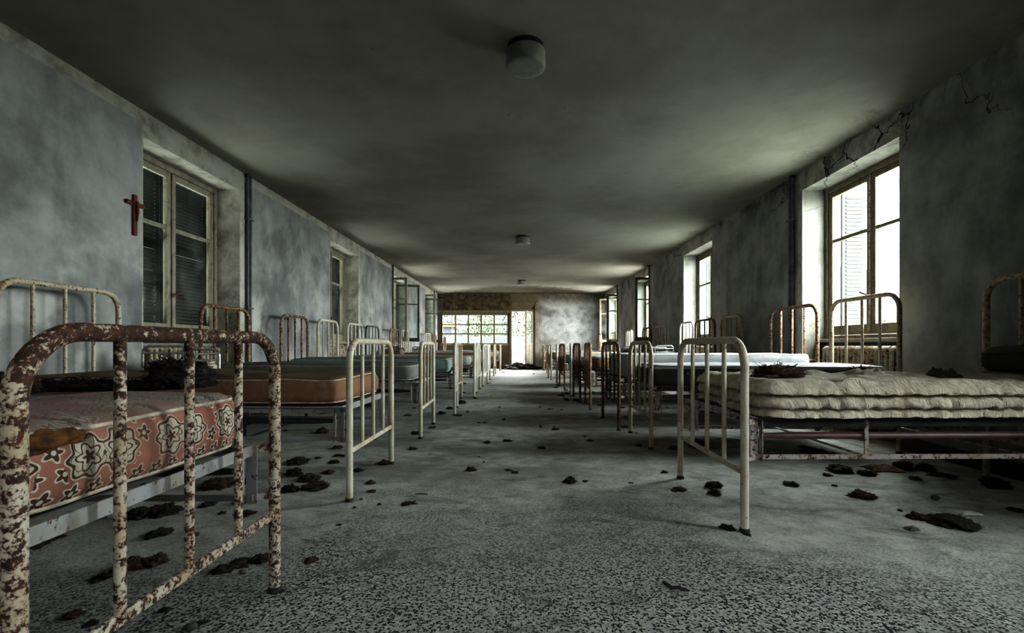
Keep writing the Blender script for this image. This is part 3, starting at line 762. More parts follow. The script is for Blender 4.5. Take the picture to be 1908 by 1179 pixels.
for row, spec, hx, G, GM, hh in (('L', Lspec, lx, LB, LM, 1.25), ('R', Rspec, rx, RB, RM, 1.285)):
    for i, (f0, f1, h0, h1, mt, hm, lab, (mlab, mk)) in enumerate(spec):
        near = i < 2
        xx = hx if not (row == 'R' and i == 10) else 2.85
        bed(lab, G, f0, f1, xx, h0, h1, M[mt], M[hm] if hm != 'dark' else M['pipe'], .895 if i < 7 else .89, hh, 'frame2' if row == 'R' else 'frame', near)
        if i == 0 and row == 'L':
            o, sl = mattress(mlab, GM, f0, f1, xx, h0, h1, M['floral'], .519, .69, P, True, .035, seed=3, r=.035, Rp=.13, amp=.014, pr=.0055, sag=-.02, footgap=.07, nu=90, nv=50)
        elif i == 1 and row == 'L':
            o, sl = mattress(mlab, GM, f0, f1, xx, h0, h1, Fab[mk], .519, .675, P, True, .02, seed=5, r=.04, amp=.02, sag=-.006, Rp=.10)
        elif i == 0 and row == 'R':
            o, sl = mattress(mlab, GM, f0, f1, xx, h0, h1, Fab[mk], .526, .685, None, True, .002, headgap=.04, seed=2, tuft=True, r=.032, Rp=.05, amp=.014, footgap=.11, sag=.006)
        elif i == 1 and row == 'R':
            o, sl = mattress(mlab, GM, f0, f1, xx, h0, h1, Fab[mk], .521, .69, M['dark'], True, .03, seed=8, r=.03, amp=.012, sag=.0, footgap=.05)
        elif i == 2 and row == 'R':
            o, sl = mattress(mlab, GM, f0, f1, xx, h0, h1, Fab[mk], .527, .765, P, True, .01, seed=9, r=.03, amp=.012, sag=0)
        else:
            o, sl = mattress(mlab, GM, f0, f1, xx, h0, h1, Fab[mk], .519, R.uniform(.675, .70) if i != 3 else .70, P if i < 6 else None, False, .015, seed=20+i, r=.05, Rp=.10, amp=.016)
        SL[row+str(i+1)] = (o, sl)
# torn corner of the floral mattress: scorched foam pushing out
m = MB(); 
bm = bmesh.new(); bmesh.ops.create_icosphere(bm, subdivisions=4, radius=1)
for v in bm.verts:
    d = 1+.35*noise.noise(v.co*2.2)+.2*noise.noise(v.co*6)
    v.co = Vector((v.co.x*.02*d, v.co.y*.07*d, v.co.z*.022*d))
m.v = [tuple(v.co+Vector((-.925, .94, .662))) for v in bm.verts]; m.f = [tuple(v.index for v in f.verts) for f in bm.faces]; bm.free()
o = m.build('torn_foam', M['foam'], SL['L1'][0], smooth=True, sharp=180); o['label'] = 'brown scorched foam in the torn corner'

e = empty('loose_headboard', (-2.8, 17.45, 0)); tag(e, 'loose orange iron bed end standing below the glazed end window', 'bed end')
board('hoop', e, (-2.8, 17.2), (-2.8, 17.75), 1.2, M['orange'], .3, False)

# ------------------------------------------------------------------ furniture and fixtures
def radiator(s, i, label):
    w = WIN0+i*PITCH; x = s*(XW+.155)
    e = empty('radiator', (x, w+WW/2, 0)); tag(e, label, 'radiator', 'cast iron radiators in the window niches')
    n = 17; step = .058; y0 = w+WW/2-step*(n-1)/2
    for k in range(n):
        y = y0+k*step; m = MB()
        for dx in (-.045, .045):
            m.tube([(x+dx, y, .14), (x+dx, y, .18), (x+dx, y, .78), (x+dx, y, .83)], .02, 8, radii=[.014, .021, .021, .016])
        for zz in (.16, .81): m.tube([(x-.065, y, zz), (x-.03, y, zz+.012), (x+.03, y, zz+.012), (x+.065, y, zz)], .026, 8, radii=[.014, .028, .028, .014])
        m.build('section', M['rad'], e, smooth=True, sharp=80)
    MB().tube([(x, y0-.03, .81), (x, y0+step*(n-1)+.03, .81)], .018, 8).tube([(x, y0-.03, .16), (x, y0+step*(n-1)+.03, .16)], .018, 8).build('header_pipe', M['rad'], e, smooth=True)
    yy = y0+step*(n-1)
    MB().tube([(x, yy+.03, .81), (x, yy+.085, .81), (x, yy+.09, .83)], .016, 8).lathe([(.012, -.01), (.022, 0), (.022, .03), (.01, .035)], (x, yy+.085, .82), 10).build('valve', M['dark'], e, smooth=True)
    for yq in (y0+step*2, y0+step*(n-3)): MB().box(x-.07, x+.07, yq-.012, yq+.012, 0, .14).build('foot', M['rad'], e, bevel=.004)
radiator(1, 0, 'rusty cream radiator under the large bright right window'); radiator(-1, 0, 'brown stained radiator under the left window by the crucifix')
radiator(1, 1, 'cream radiator under the second bright window, mostly hidden by beds'); radiator(-1, 1, 'radiator in the second dark window niche on the left, mostly hidden')

def pipes(x, y, n, label, r=.017):
    e = empty('heating_pipe', (x, y, 0)); tag(e, label, 'pipe', 'upright heating pipes beside the windows')
    for k in range(n): MB().tube([(x, y+k*.055, 0), (x, y+k*.055, ZC)], r, 10).build('riser', M['pipe'], e, smooth=True, sharp=60)
    s = 1 if x > 0 else -1
    for zz in (1.28, 2.3): MB().bar((x+s*.0, y-.03, zz), (x, y+(n-1)*.055+.03, zz), .05, .022).build('clamp', M['pipe'], e, bevel=.003)
    MB().lathe([(.035, 0), (.035, .02), (.022, .03)], (x, y, ZC-.03), 12).build('collar', M['dark'], e)
pipes(-3.125, 5.46, 2, 'pair of dark pipes beside the left window by the crucifix')
pipes(-3.125, 11.66, 1, 'dark pipe beside the open sash in the left wall')
pipes(-3.125, 17.2, 1, 'dark pipe in the far left corner of the ward')
pipes(3.125, 5.50, 2, 'dark pipe beside the large bright right window')
pipes(3.125, 11.66, 1, 'dark pipe beside the third window of the right wall')
pipes(3.125, 15.55, 1, 'dark pipe beside the last window of the right wall')
o = MB().tube([(3.13, 5.44, .69), (3.13, 5.36, .69), (3.14, 5.345, .69), (3.40, 5.335, .69)], .012, 8).build('branch_pipe', M['white'], smooth=True, origin=(3.13, 5.4, .69))
tag(o, 'thin pale pipe running from the riser to the right radiator', 'pipe')

for y, lab in ((3.13, 'largest round ceiling light, in the middle of the ceiling'), (8.55, 'second round ceiling light down the ward'), (14.3, 'smallest round ceiling light, near the end wall')):
    e = empty('ceiling_light', (.03, y, ZC)); tag(e, lab, 'ceiling light', 'drum ceiling lights in a line')
    MB().lathe([(.118, 0), (.118, -.035), (.10, -.035)], (.03, y, ZC), 40).build('mounting_base', M['lampk'], e, smooth=True)
    MB().lathe([(.122, -.034), (.128, -.038), (.130, -.125), (.126, -.140), (.118, -.146), (.085, -.143), (.04, -.142), (.005, -.143)], (.03, y, ZC), 48).build('diffuser', M['lampw'], e, smooth=True, sharp=50)

e = empty('crucifix', (-XW+.012, 3.88, 1.75)); tag(e, 'red brown wooden crucifix hanging on the left wall', 'crucifix')
MB().box(-XW, -XW+.022, 3.862, 3.898, 1.745, 2.075).build('upright', M['cross'], e, bevel=.004)
MB().box(-XW+.003, -XW+.027, 3.79, 3.97, 1.985, 2.018).build('crossbeam', M['cross'], e, bevel=.004)
MB().tube([(-XW+.032, 3.88, 1.86), (-XW+.036, 3.882, 1.93), (-XW+.034, 3.88, 1.99), (-XW+.036, 3.879, 2.02)], .01, 8, radii=[.005, .010, .012, .009]).tube([(-XW+.034, 3.83, 2.005), (-XW+.034, 3.88, 1.99), (-XW+.034, 3.93, 2.005)], .005, 6).build('figure', M['cross'], e, smooth=True)

def cabinet(x0, x1, y0, y1, body, label, rail='chrome', top=.72, hoop_h=.86):
    s = -1 if x0 < 0 else 1
    cx, cy = (x0+x1)/2, (y0+y1)/2
    e = empty('bedside_cabinet', (cx, cy, 0)); tag(e, label, 'cabinet', 'hospital bedside cabinets between the beds')
    xa, xb = min(x0, x1), max(x0, x1)
    b0 = MB().box(xa+.02, xb-.02, y0+.02, y1-.02, .16, top).build('body', body, e, bevel=.006)
    MB().box(xa+.012, xb-.012, y0+.012, y1-.012, top, top+.018).build('top', M['chrome' if rail == 'chrome' else 'cab'], e, bevel=.005)
    ax = xa if s > 0 else xb        # face towards the aisle
    d = MB().box(ax-s*.004-.006, ax-s*.004+.006, y0+.04, y1-.04, .20, top-.18).build('door', body, e, bevel=.003)
    MB().box(ax-s*.022-.005, ax-s*.022+.005, y0+.07, y0+.13, .45, .46).build('handle', M['chrome'], d)
    MB().box(ax-s*.004-.006, ax-s*.004+.006, y0+.04, y1-.04, top-.16, top-.03).build('drawer', body, e, bevel=.003)
    for yy, h in ((y0, hoop_h), (y1, hoop_h-.03)):
        MB().tube(hoop((xa, yy), (xb, yy), h, .011, .055, 12), .011, 12).build('tubular_rail', M[rail], e, smooth=True, sharp=60)
    MB().tube([(xb if s < 0 else xa, y0, hoop_h-.075), (xb if s < 0 else xa, y1, hoop_h-.075)], .010, 10).tube([(xa, y0, hoop_h-.065), (xb, y0, hoop_h-.065)], .009, 10).build('cross_rail', M[rail], e, smooth=True, sharp=60)
cabinet(-2.90, -2.56, 3.66, 4.05, M['cab'], 'cream metal bedside cabinet with chrome rails by the left radiator')
cabinet(2.55, 2.90, 9.1, 9.5, M['cab'], 'pale bedside cabinet with chrome rails between right beds')
cabinet(2.55, 2.92, 12.0, 12.4, M['cabd'], 'dark bedside cabinet past the open right sash', 'dark', .75, .84)
cabinet(-2.95, -2.58, 10.15, 10.55, M['cabr'], 'red brown bedside cabinet beside a rusty orange headboard', 'dark', .75, .84)
cabinet(-2.95, -2.60, 13.0, 13.4, M['cab'], 'pale bedside cabinet near the open far left sashes', 'dark', .75, .83)

# dark mattress folded up at the head of the tufted bed
sl = Slab((2.70, 2.31), (2.80, 2.94), (2.91, 2.29), (2.91, 2.95), .695, .855, r=.06, Rp=.08, amp=.035, seed=31, nu=36, nv=40, nw=8, sag=.0)
o = sl.mesh().build('folded_mattress', Fab['dark'], origin=(2.83, 2.65, .695), smooth=True, sharp=80); tag(o, 'dark folded pillow mattress at the head of the tufted bed', 'pillow')
MB().tube(sl.rim(.12), .008, 6, closed=True).build('piping', Fab['dark'], o, smooth=True); MB().tube(sl.rim(.03), .008, 6, closed=True).build('piping', Fab['dark'], o, smooth=True)

# ------------------------------------------------------------------ horsehair and litter
def clump_mesh(seed, mat, wild=1.0, strands=70, flat=.5):
    """unit-radius tuft: a ragged core with curled fibres"""
    rn = random.Random(seed); bm = bmesh.new(); bmesh.ops.create_icosphere(bm, subdivisions=4, radius=1)
    off = Vector((seed*3.7, seed*1.3, 0))
    pts = []
    for v in bm.verts:
        d = 1+.55*wild*noise.noise(v.co*1.5+off)+.30*noise.noise(v.co*4+off)+.26*noise.noise(v.co*9+off)+.22*noise.noise(v.co*19+off)
        z = v.co.z*flat*d
        v.co = Vector((v.co.x*d*.82, v.co.y*d*.82, z))
    m = MB(); zmin = -.12*flat/.5
    m.v = [(v.co.x, v.co.y, max(v.co.z, zmin)-zmin) for v in bm.verts]; m.f = [tuple(v.index for v in f.verts) for f in bm.faces]; bm.free()
    nv = len(m.v)
    for _ in range(int(strands*2.2)):
        b = Vector(m.v[rn.randrange(nv)])
        if b.z < .02: b.z = .04
        d = Vector((b.x, b.y, b.z*.8)).normalized(); a = Vector((rn.uniform(-1,1), rn.uniform(-1,1), rn.uniform(-.5,.8)))
        pts = []; p = b*.95; L = rn.uniform(.06, .2)
        for k in range(5):
            pts.append(Vector((p.x, p.y, max(p.z, .012)))); p = p+(d*.8+a*1.1)*L*.4; a = Vector((rn.uniform(-1,1), rn.uniform(-1,1), rn.uniform(-.8,.5)))
        m.tube(pts, .011, 3)
    me_o = m.build('proto', mat, smooth=True, sharp=180); me = me_o.data
    bpy.data.objects.remove(me_o); me.name = 'horsehair'
    return me
HM = [clump_mesh(k, M['hair'], 1.0, 90, .5) for k in range(1, 6)] + [clump_mesh(k, M['hairb'], 1.1, 90, .5) for k in range(6, 9)]
FLAT = [clump_mesh(k, M['hair'], 1.5, 70, .22) for k in range(11, 15)]
clumps = []
def put(me, x, y, z, rx_, ry_, rz_, rot, name='horsehair_clump'):
    o = bpy.data.objects.new(name, me); COL.objects.link(o); o.location = (x, y, z); o.scale = (rx_, ry_, rz_); o.rotation_euler = (0, 0, rot)
    return o
px_list = []
def crop(x0, y0, k, items):
    for cx, cy, w in items: px_list.append((x0+cx/k, y0+cy/k, w/k))
crop(500, 720, 3.275, [(175,468,150), (150,540,150), (235,575,190), (130,640,130), (280,628,190), (365,530,90), (325,282,105), (420,378,70), (432,425,75), (300,438,45), (400,468,75),
 (345,165,75), (545,515,90), (703,475,85), (622,592,60), (630,643,60), (855,718,110), (525,741,28), (565,690,26), (675,722,16), (430,845,38), (255,1070,110), (880,384,60), (905,290,80), (1000,253,60),
 (890,132,30), (1055,168,60), (1105,138,55), (1180,105,50), (1160,180,55), (1215,157,25), (1285,223,28), (1318,221,28), (1435,205,28), (1335,345,62), (1460,336,70), (1665,377,55), (1285,430,18), (1315,462,20),
 (1235,513,70), (1465,513,55), (1505,528,58), (1820,584,50), (1660,248,25), (1720,139,40), (1410,127,20), (1750,265,55), (640,325,45), (850,178,50), (460,268,45), (100,272,40)])
crop(1000, 800, 2.101, [(132,206,60), (190,203,30), (370,210,22), (500,170,28), (565,238,62), (540,240,40), (695,228,75), (700,255,60), (750,392,70), (822,412,40), (1000,220,62), (1168,222,26), (1140,182,40), (1195,166,100),
 (1297,178,75), (1440,155,100), (1525,160,75), (1600,184,90), (1485,195,52), (1280,266,110), (1495,351,75), (1645,378,170), (1700,183,30), (1810,228,110), (402,66,34), (20,74,36), (210,45,30), (540,78,60), (640,70,90), (1100,95,100), (1055,70,50), (1880,320,60), (1425,320,25)])
crop(1040, 700, 4.148, [(515,400,65), (500,248,60), (330,232,40), (520,318,22), (750,415,24), (605,443,40), (205,470,38), (250,502,62), (65,190,50), (60,137,60), (35,157,40), (140,195,60), (60,113,40), (130,140,30), (25,262,30)])
crop(0, 580, 1.968, [(500,755,120), (590,745,130), (140,850,120), (530,668,100), (790,645,140), (900,630,80), (870,930,110), (950,915,90), (810,955,80), (580,822,100), (900,745,75), (812,742,32), (470,940,110), (560,925,90), (385,975,110), (1020,1030,45),
 (330,765,90), (230,800,60), (765,710,90), (885,703,70), (705,823,45), (260,1120,70), (720,1150,60), (600,1100,50), (330,1150,60)])
crop(820, 610, 6.55, [(270,920,110), (290,795,70), (110,992,85), (20,1052,60), (335,1028,45), (730,970,32), (715,1015,28), (780,1122,50), (475,1165,40), (545,1160,40), (300,690,50), (430,870,60), (620,838,28), (770,550,60), (600,680,40), (530,945,20)])
crop(990, 600, 6.55, [(420,835,55), (380,868,50), (440,882,80), (345,900,70), (550,960,70), (230,1062,80), (300,800,70), (820,1015,55), (105,1040,40), (30,630,40), (760,852,45), (400,930,45)])
beds_ref = [('L', 1.2, 'flaking cream bed'), ('L', 3.0, 'orange mattress bed'), ('L', 4.8, 'grey mattress bed'), ('L', 6.2, 'teal mattress bed'), ('L', 7.4, 'brown mattress bed'), ('L', 9, 'dark grey headboard'), ('L', 12, 'red brown cabinet'), ('L', 15, 'glazed end window'),
            ('R', 2.6, 'tufted mattress bed'), ('R', 4.3, 'dark sided mattress bed'), ('R', 5.2, 'rust brown bed'), ('R', 6.9, 'orange rusty bed'), ('R', 9.5, 'chrome railed cabinet'), ('R', 12, 'open right sash'), ('R', 16, 'pale end wall')]
recs = []
for i, (px, py, w) in enumerate(px_list):
    x, y = fp(px, py); rad = max(.012, w*y/F/2)
    if abs(x) > 2.9 or y > 17.5: continue
    side = 'L' if x < 0 else 'R'
    under = abs(x) > .98
    ref = min((b for b in beds_ref if b[0] == side), key=lambda b: abs(b[1]-y))[2]
    size = 'large' if rad > .085 else ('small' if rad < .036 else 'ragged')
    recs.append(dict(x=x, y=y, r=rad, ref=ref, where='under' if under else 'in the aisle by', size=size))
from collections import defaultdict
cells = defaultdict(list)
for r_ in recs: cells[(r_['size'], r_['where'], r_['ref'])].append(r_)
ORD = ['closest', 'second', 'third', 'fourth', 'fifth', 'sixth', 'seventh', 'eighth', 'ninth', 'tenth', 'eleventh', 'twelfth', 'thirteenth', 'fourteenth', 'fifteenth', 'sixteenth', 'seventeenth', 'eighteenth', 'nineteenth', 'twentieth', 'last but two', 'last but one']
for (size, where, ref), lst in cells.items():
    lst.sort(key=lambda q: q['y'])
    for k, q in enumerate(lst):
        if len(lst) == 1: q['lab'] = f'{size} dark horsehair tuft on the floor {where} the {ref}'
        else:
            o_ = 'closest one' if k == 0 else ('farthest one' if k == len(lst)-1 else ORD[k]+' one back')
            q['lab'] = f'{size} dark horsehair tuft {where} the {ref}, {o_}'
posts = [f for sp in (Lspec, Rspec) for t in sp for f in (t[0], t[1])]
for i, q in enumerate(recs):
    big = q['r'] > .085
    me = FLAT[i % 4] if (i % 4 == 0 and not big) else HM[i % 8]
    rz = q['r']*R.uniform(.45, .95)
    for pp in posts:
        d = math.hypot(q['x']-pp[0], q['y']-pp[1])
    o = put(me, q['x'], q['y']+q['r']*.2, .0, q['r']*R.uniform(.8, 1.0), q['r']*R.uniform(.65, 1.0), rz, R.uniform(0, 6.28))
    tag(o, q['lab'], 'horsehair', 'dark horsehair tufts scattered over the floor')

# hair on the mattresses
def on_mattress(x, y, z, rx_, ry_, rz_, rot, me, label, name='horsehair_clump'):
    o = put(me, x, y, z, rx_, ry_, rz_, rot, name); tag(o, label, 'horsehair', 'horsehair spilled on the mattresses'); return o
BIG = clump_mesh(41, M['hair'], .7, 420, .62); BIG2 = clump_mesh(43, M['hairb'], .8, 420, .5); LONG = clump_mesh(44, M['hair'], .8, 420, .5)
on_mattress(-1.13, 1.58, .714, .105, .10, .11, .3, BIG, 'curly black horsehair heap on the floral mattress corner')
on_mattress(-1.42, 1.55, .704, .26, .055, .06, .10, LONG, 'long black horsehair roll along the edge of the floral mattress')
on_mattress(-1.62, 1.42, .712, .11, .08, .085, .7, HM[0], 'black horsehair lump on the floral mattress, farther along its edge')
on_mattress(-1.42, 1.34, .714, .06, .05, .06, .7, clump_mesh(47, M['hairb'], 1, 120, .6), 'reddish multicoloured lint lump on the floral mattress')
on_mattress(1.36, 2.52, .682, .15, .09, .10, .1, BIG2, 'brown horsehair heap on the tufted mattress near its footboard')
on_mattress(2.03, 2.86, .672, .09, .06, .08, .3, BIG2, 'brown horsehair tuft in the middle of the tufted mattress')
on_mattress(1.60, 2.80, .672, .05, .04, .05, .9, HM[6], 'little brown horsehair tuft behind the larger heap on the tufted mattress')
on_mattress(2.34, 2.70, .672, .05, .045, .06, .3, HM[5], 'brown horsehair tuft by the dark scrap on the tufted mattress')
# crumpled cloth scraps
def scrap(x, y, z, w, d, h, seed, mat, label, name='cloth_scrap', cat='cloth'):
    m = MB(); n = 18
    for i in range(n+1):
        for j in range(n+1):
            u, v = i/n-.5, j/n-.5; q = Vector((u*3+seed, v*3, seed*.7))
            e_ = max(0, 1-2*max(abs(u), abs(v)))
            m.v.append((x+u*w*(1+.3*noise.noise(q)), y+v*d*(1+.3*noise.noise(q+Vector((5,0,0)))), z+.004+h*min(1, e_*2.5)*(.5+.9*abs(noise.noise(q*1.7)))))
    for i in range(n):
        for j in range(n): a = i*(n+1)+j; m.f.append((a, a+n+1, a+n+2, a+1))
    o = m.build(name, mat, smooth=True, sharp=180, origin=(x, y, z)); sd = o.modifiers.new('thick', 'SOLIDIFY'); sd.thickness = .003
    return tag(o, label, cat)
scrap(1.90, 2.62, .675, .20, .16, .05, 1, M['linen'], 'crumpled pale cloth scrap on the tufted mattress')
scrap(1.62, 2.58, .675, .26, .12, .025, 2, M['linen'], 'flat torn linen piece on the tufted mattress beside the hair')
scrap(2.30, 2.60, .675, .13, .11, .05, 4, Fab['dark'], 'dark crumpled cloth scrap on the tufted mattress')
x, y = fp(1000+1350/2.101, 800+156/2.101); scrap(x, y, 0, .22, .16, .03, 5, M['rag'], 'brown crumpled rag on the floor under the tufted bed')
x, y = fp(1040+1310/4.148, 700+530/4.148); scrap(x, y, 0, .34, .22, .04, 6, M['linen'], 'pale crumpled rag on the floor behind the tufted bed footboard')
x, y = fp(1000+1695/2.101, 800+332/2.101); scrap(x, y, 0, .10, .05, .012, 7, M['paper'], 'thin pale scrap behind the big horsehair clump', 'paper_scrap', 'paper')
x, y = fp(1000+1470/2.101, 800+392/2.101); scrap(x, y, 0, .05, .04, .012, 8, M['stone'], 'small curled grey scrap on the floor at right', 'paper_scrap', 'paper')
x, y = fp(507/1.968, 580+1100/1.968); scrap(x, y, 0, .02, .025, .02, 9, M['paper'], 'tiny white scrap under the flaking cream bed', 'paper_scrap', 'paper')
def pebble(px, py, r, label, mat='stone'):
    x, y = fp(px, py); bm = bmesh.new(); bmesh.ops.create_icosphere(bm, subdivisions=3, radius=1); m = MB()
    m.v = [(x+v.co.x*r*(1+.25*noise.noise(v.co*1.5+Vector((px,0,0)))), y+v.co.y*r*.8, r*.6+v.co.z*r*.6*(1+.2*noise.noise(v.co*2))) for v in bm.verts]; m.f = [tuple(v.index for v in f.verts) for f in bm.faces]; bm.free()
    tag(m.build('plaster_crumb', M[mat], smooth=True, sharp=180, origin=(x, y, 0)), label, 'plaster')
pebble(1000+1560/2.101, 800+275/2.101, .022, 'pale plaster crumb on the floor before the tufted bed')
pebble(1000+1180/2.101, 800+170/2.101, .028, 'pale lump among the hair under the tufted bed')
pebble(890/1.968, 580+962/1.968, .014, 'pale crumb beside the hair at the flaking bed post')
pebble(1200+905/2.563, 480+942/2.563, .022, 'pale plaster crumb on the floor behind the lower rail of the tufted bed')
pebble(700/1.968, 580+1168/1.968, .018, 'grey crumb on the floor inside the flaking footboard')
# black curled strip lying on the clean terrazzo
x, y = fp(1000+550/2.101, 800+632/2.101)
m = MB().tube([(x-.035, y+.05, .006), (x-.03, y+.03, .010), (x-.015, y+.012, .006), (x+.005, y+.008, .009), (x+.03, y-.004, .006), (x+.04, y-.006, .005)], .006, 8, radii=[.004, .007, .006, .006, .005, .003])
tag(m.build('rubber_strip', M['dark'], smooth=True, origin=(x, y, 0)), 'bent black strip lying alone on the speckled floor', 'scrap')
x, y = fp(500+935/3.275, 720+660/3.275)
tag(MB().tube([(x-.035, y, .004), (x, y+.004, .005), (x+.035, y-.004, .004)], .003, 6).build('twig', M['dark'], origin=(x, y, 0)), 'thin dark twig on the aisle floor', 'twig')
# debris heap in the doorway
m = MB(); bm = bmesh.new(); bmesh.ops.create_icosphere(bm, subdivisions=5, radius=1)
for v in bm.verts:
    d = 1+.45*noise.noise(v.co*2.3)+.28*noise.noise(v.co*7)+.2*noise.noise(v.co*15)
    m.v.append((-.02+v.co.x*.62*d, 17.3+v.co.y*.42*d, max(0, v.co.z*.19*d)))
m.f = [tuple(v.index for v in f.verts) for f in bm.faces]; bm.free()
tag(m.build('rubbish_heap', M['debris'], smooth=True, sharp=180, origin=(0, 17.3, 0)), 'black rubbish heap on the floor before the open doorway', 'rubbish', kind='stuff')
for k, (dx, dy, r_, lb) in enumerate(((-1.6, 17.3, .22, 'low black rubbish mound under the glazed end window'), (1.55, 17.2, .2, 'low black rubbish mound at the foot of the pale end wall'))):
    o = put(FLAT[k], dx, dy, 0, r_*1.6, r_*.8, r_*.6, k, 'rubbish_mound'); tag(o, lb, 'rubbish')

# ------------------------------------------------------------------ outdoors
tag(MB().box(-60, 60, -40, 90, -.5, -.14).build('ground', M['ground']), kind='structure')
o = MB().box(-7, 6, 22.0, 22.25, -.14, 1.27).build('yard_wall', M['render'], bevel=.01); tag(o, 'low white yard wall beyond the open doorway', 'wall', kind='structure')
e = empty('porch_post', (-3.5, 20.6, -.14)); tag(e, 'grey stone porch column seen through the glazed end window', 'column')
MB().box(-3.58, -3.40, 20.5, 20.7, -.14, 2.5).build('shaft', M['stone'], e, bevel=.01); MB().box(-3.64, -3.34, 20.44, 20.76, 1.9, 2.0).build('capital', M['stone'], e, bevel=.01); MB().box(-3.62, -3.36, 20.46, 20.74, -.14, .1).build('plinth', M['stone'], e, bevel=.01)
e = empty('outbuilding', (-4.6, 23.5, -.14)); tag(e, 'pale outbuilding seen through the left panes of the end window', 'building')
MB().box(-6.5, -3.3, 22.6, 24.5, -.14, 1.75).build('wall', M['render'], e); MB().box(-6.7, -3.15, 22.4, 24.7, 1.75, 1.9).build('roof', M['rag'], e)
MB().box(-4.4, -3.8, 22.57, 22.6, .6, 1.5).build('window', M['stone'], e)
e = empty('red_frame', (.0, 21.0, -.14)); tag(e, 'thin red painted metal frame outside the doorway', 'frame')
MB().box(-.015, .015, 20.99, 21.01, -.14, 2.5).build('post', M['redp'], e); MB().box(-.5, .3, 20.99, 21.01, 1.80, 1.83).build('crossbar', M['redp'], e)
m = MB(); bm = bmesh.new(); bmesh.ops.create_icosphere(bm, subdivisions=4, radius=1)
for v in bm.verts:
    d = 1+.3*noise.noise(v.co*1.7+Vector((3,1,0))); m.v.append((.1+v.co.x*.55*d, 20.4+v.co.y*.45*d, -.16+max(0, v.co.z*.78*d)))
m.f = [tuple(v.index for v in f.verts) for f in bm.faces]; bm.free()
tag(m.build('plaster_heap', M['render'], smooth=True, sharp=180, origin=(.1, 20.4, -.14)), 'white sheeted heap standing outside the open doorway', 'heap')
m = MB(); NX, NY = 60, 24
for j in range(NY+1):
    for i in range(NX+1):
        x = -30+i; y = 33+j*1.2; q = Vector((x*.35, y*.35, 0))
        m.v.append((x, y, -.3+11*(1-math.exp(-j/6))+1.4*noise.noise(q)+.7*noise.noise(q*3.1)))
for j in range(NY):
    for i in range(NX): a = j*(NX+1)+i; m.f.append((a, a+1, a+NX+2, a+NX+1))
nh = NT('hazy_hillside'); ph_ = nh.pos()
hm = nh.fin(nh.mix(nh.step(nh.noise(ph_, .9, 6, .7), .35, .65), (.016, .023, .020), (.044, .048, .047)), .95)
tag(m.build('hill', hm, smooth=True, sharp=180), 'hazy wooded hillside behind the yard', kind='structure')
def tree(x, y, h, w, leafm, label, n=1500, leaf=.09, seed=0, trunk=True):
    rn = random.Random(seed); e = empty('tree', (x, y, -.14)); tag(e, label, 'tree', 'trees and bushes outside')
    m = MB()
    for _ in range(n):
        th = rn.uniform(0, 2*PI); rr = w*(rn.random()**.5); zz = -.14+h*(.12+.88*rn.random()); k = math.sqrt(max(.05, 1-((zz-h*.5)/(h*.62))**2))
        c = Vector((x+math.cos(th)*rr*k, y+math.sin(th)*rr*k*.7, zz)); a = Vector((rn.gauss(0,1), rn.gauss(0,1), rn.gauss(0,1))).normalized(); b_ = a.orthogonal().normalized(); s_ = leaf*rn.uniform(.6, 1.3)
        k0 = len(m.v); m.v += [tuple(c-a*s_), tuple(c+b_*s_*.45), tuple(c+a*s_), tuple(c-b_*s_*.45)]; m.f.append((k0, k0+1, k0+2, k0+3))
    m.build('foliage', leafm, e)
    t = MB().tube([(x, y, -.14), (x+.05, y, h*.3), (x-.03, y+.04, h*.6), (x+.04, y, h*.85)], .06, 8, radii=[.09, .07, .05, .02])
    for k in range(6):
        z0 = h*(.25+.1*k); a = rn.uniform(0, 6.28); t.tube([(x, y, z0), (x+math.cos(a)*w*.4, y+math.sin(a)*w*.3, z0+.25), (x+math.cos(a)*w*.85, y+math.sin(a)*w*.5, z0+.35)], .03, 6, radii=[.035, .022, .008])
    t.build('trunk', M['bark'], e, smooth=True)
tree(-1.95, 24.6, 2.6, 1.0, M['leaf'], 'bright green bush in the middle pane of the end window', 2200, .09, 1)
tree(.62, 24.8, 2.7, .9, M['leaf'], 'bright green bush beyond the red frame outside the doorway', 1800, .09, 2)
tree(-4.6, 27, 4.0, 1.5, M['leaf2'], 'hazy grey green tree behind the porch column', 2400, .12, 3)
tree(-.5, 29, 4.6, 1.5, M['leaf2'], 'hazy grey green tree over the yard wall, right of the bright bush', 2600, .12, 4)
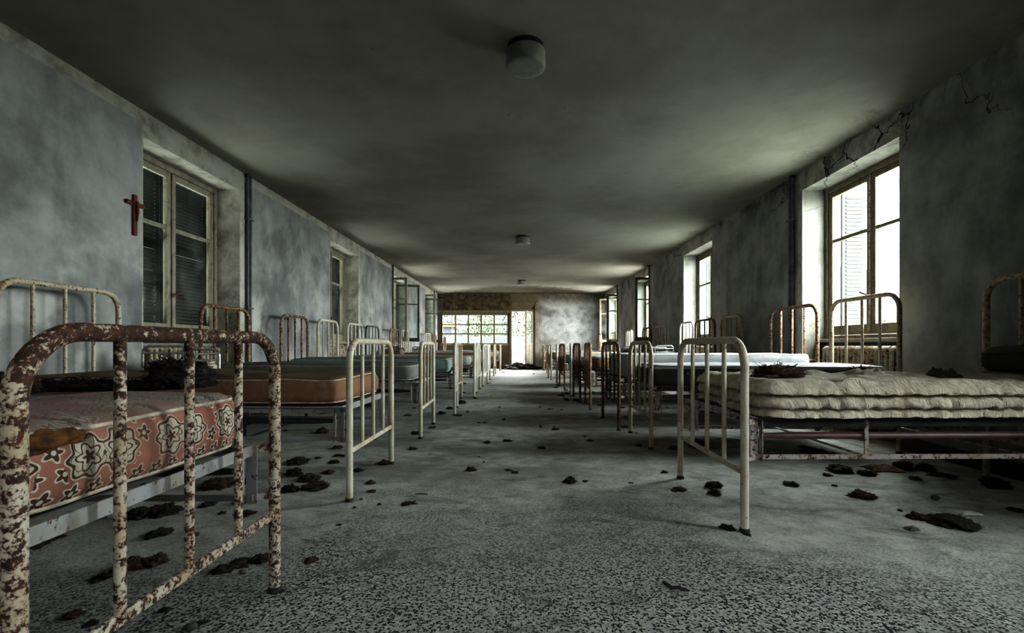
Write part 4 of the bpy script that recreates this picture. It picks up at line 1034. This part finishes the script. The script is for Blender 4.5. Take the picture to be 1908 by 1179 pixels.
tree(3.0, 27.5, 4.2, 1.4, M['leaf2'], 'hazy grey green tree beyond the doorway', 2400, .12, 5)
tree(19, 26, 2.6, 2.4, M['leaf2'], 'distant hazy bush low in the large right window', 900, .22, 6)
tree(23, 30, 3.0, 2.6, M['leaf2'], 'distant hazy tree low in the far pane of the right window', 900, .22, 7)

# ------------------------------------------------------------------ light, camera
la = bpy.data.lights.new('near_end_fill', 'AREA'); la.shape = 'RECTANGLE'; la.size = 3.2; la.size_y = 1.6; la.energy = 30; la.spread = math.radians(95); la.color = (.97, .99, 1.0)  # unseen fill lamp added behind the camera to brighten the near floor
lo = bpy.data.objects.new('near_end_fill', la); COL.objects.link(lo); lo.location = (0.3, -1.0, 2.72); lo.rotation_euler = (math.radians(28), 0, 0)
w = bpy.data.worlds.new('overcast'); S.world = w; w.use_nodes = True; nt = w.node_tree; nt.nodes.clear()
bg = nt.nodes.new('ShaderNodeBackground'); out = nt.nodes.new('ShaderNodeOutputWorld')
bg.inputs[0].default_value = (.99, 1.0, .985, 1); bg.inputs[1].default_value = 50.0
nt.links.new(bg.outputs[0], out.inputs[0])
try: w.cycles.sampling_method = 'MANUAL'; w.cycles.sample_map_resolution = 64
except Exception: pass
S.cycles.max_bounces = 10; S.cycles.diffuse_bounces = 6; S.cycles.glossy_bounces = 3; S.cycles.transparent_max_bounces = 12
S.cycles.caustics_reflective = False; S.cycles.caustics_refractive = False
S.cycles.sample_clamp_indirect = 6.0
S.cycles.use_denoising = True
S.view_settings.view_transform = 'Standard'; S.view_settings.look = 'Medium High Contrast'; S.view_settings.exposure = 0.22; S.view_settings.gamma = .90
cam = bpy.data.cameras.new('camera'); co = bpy.data.objects.new('camera', cam); COL.objects.link(co)
co.location = (0, 0, EYE); co.rotation_euler = (math.radians(90), 0, 0)
cam.sensor_width = 36; cam.lens = F/1908*36; cam.shift_x = -(VX-954)/1908; cam.shift_y = (VY-589.5)/1908; cam.clip_start = .05; cam.clip_end = 300
S.camera = co
for o in bpy.data.objects:
    if '_o' in o: del o['_o']
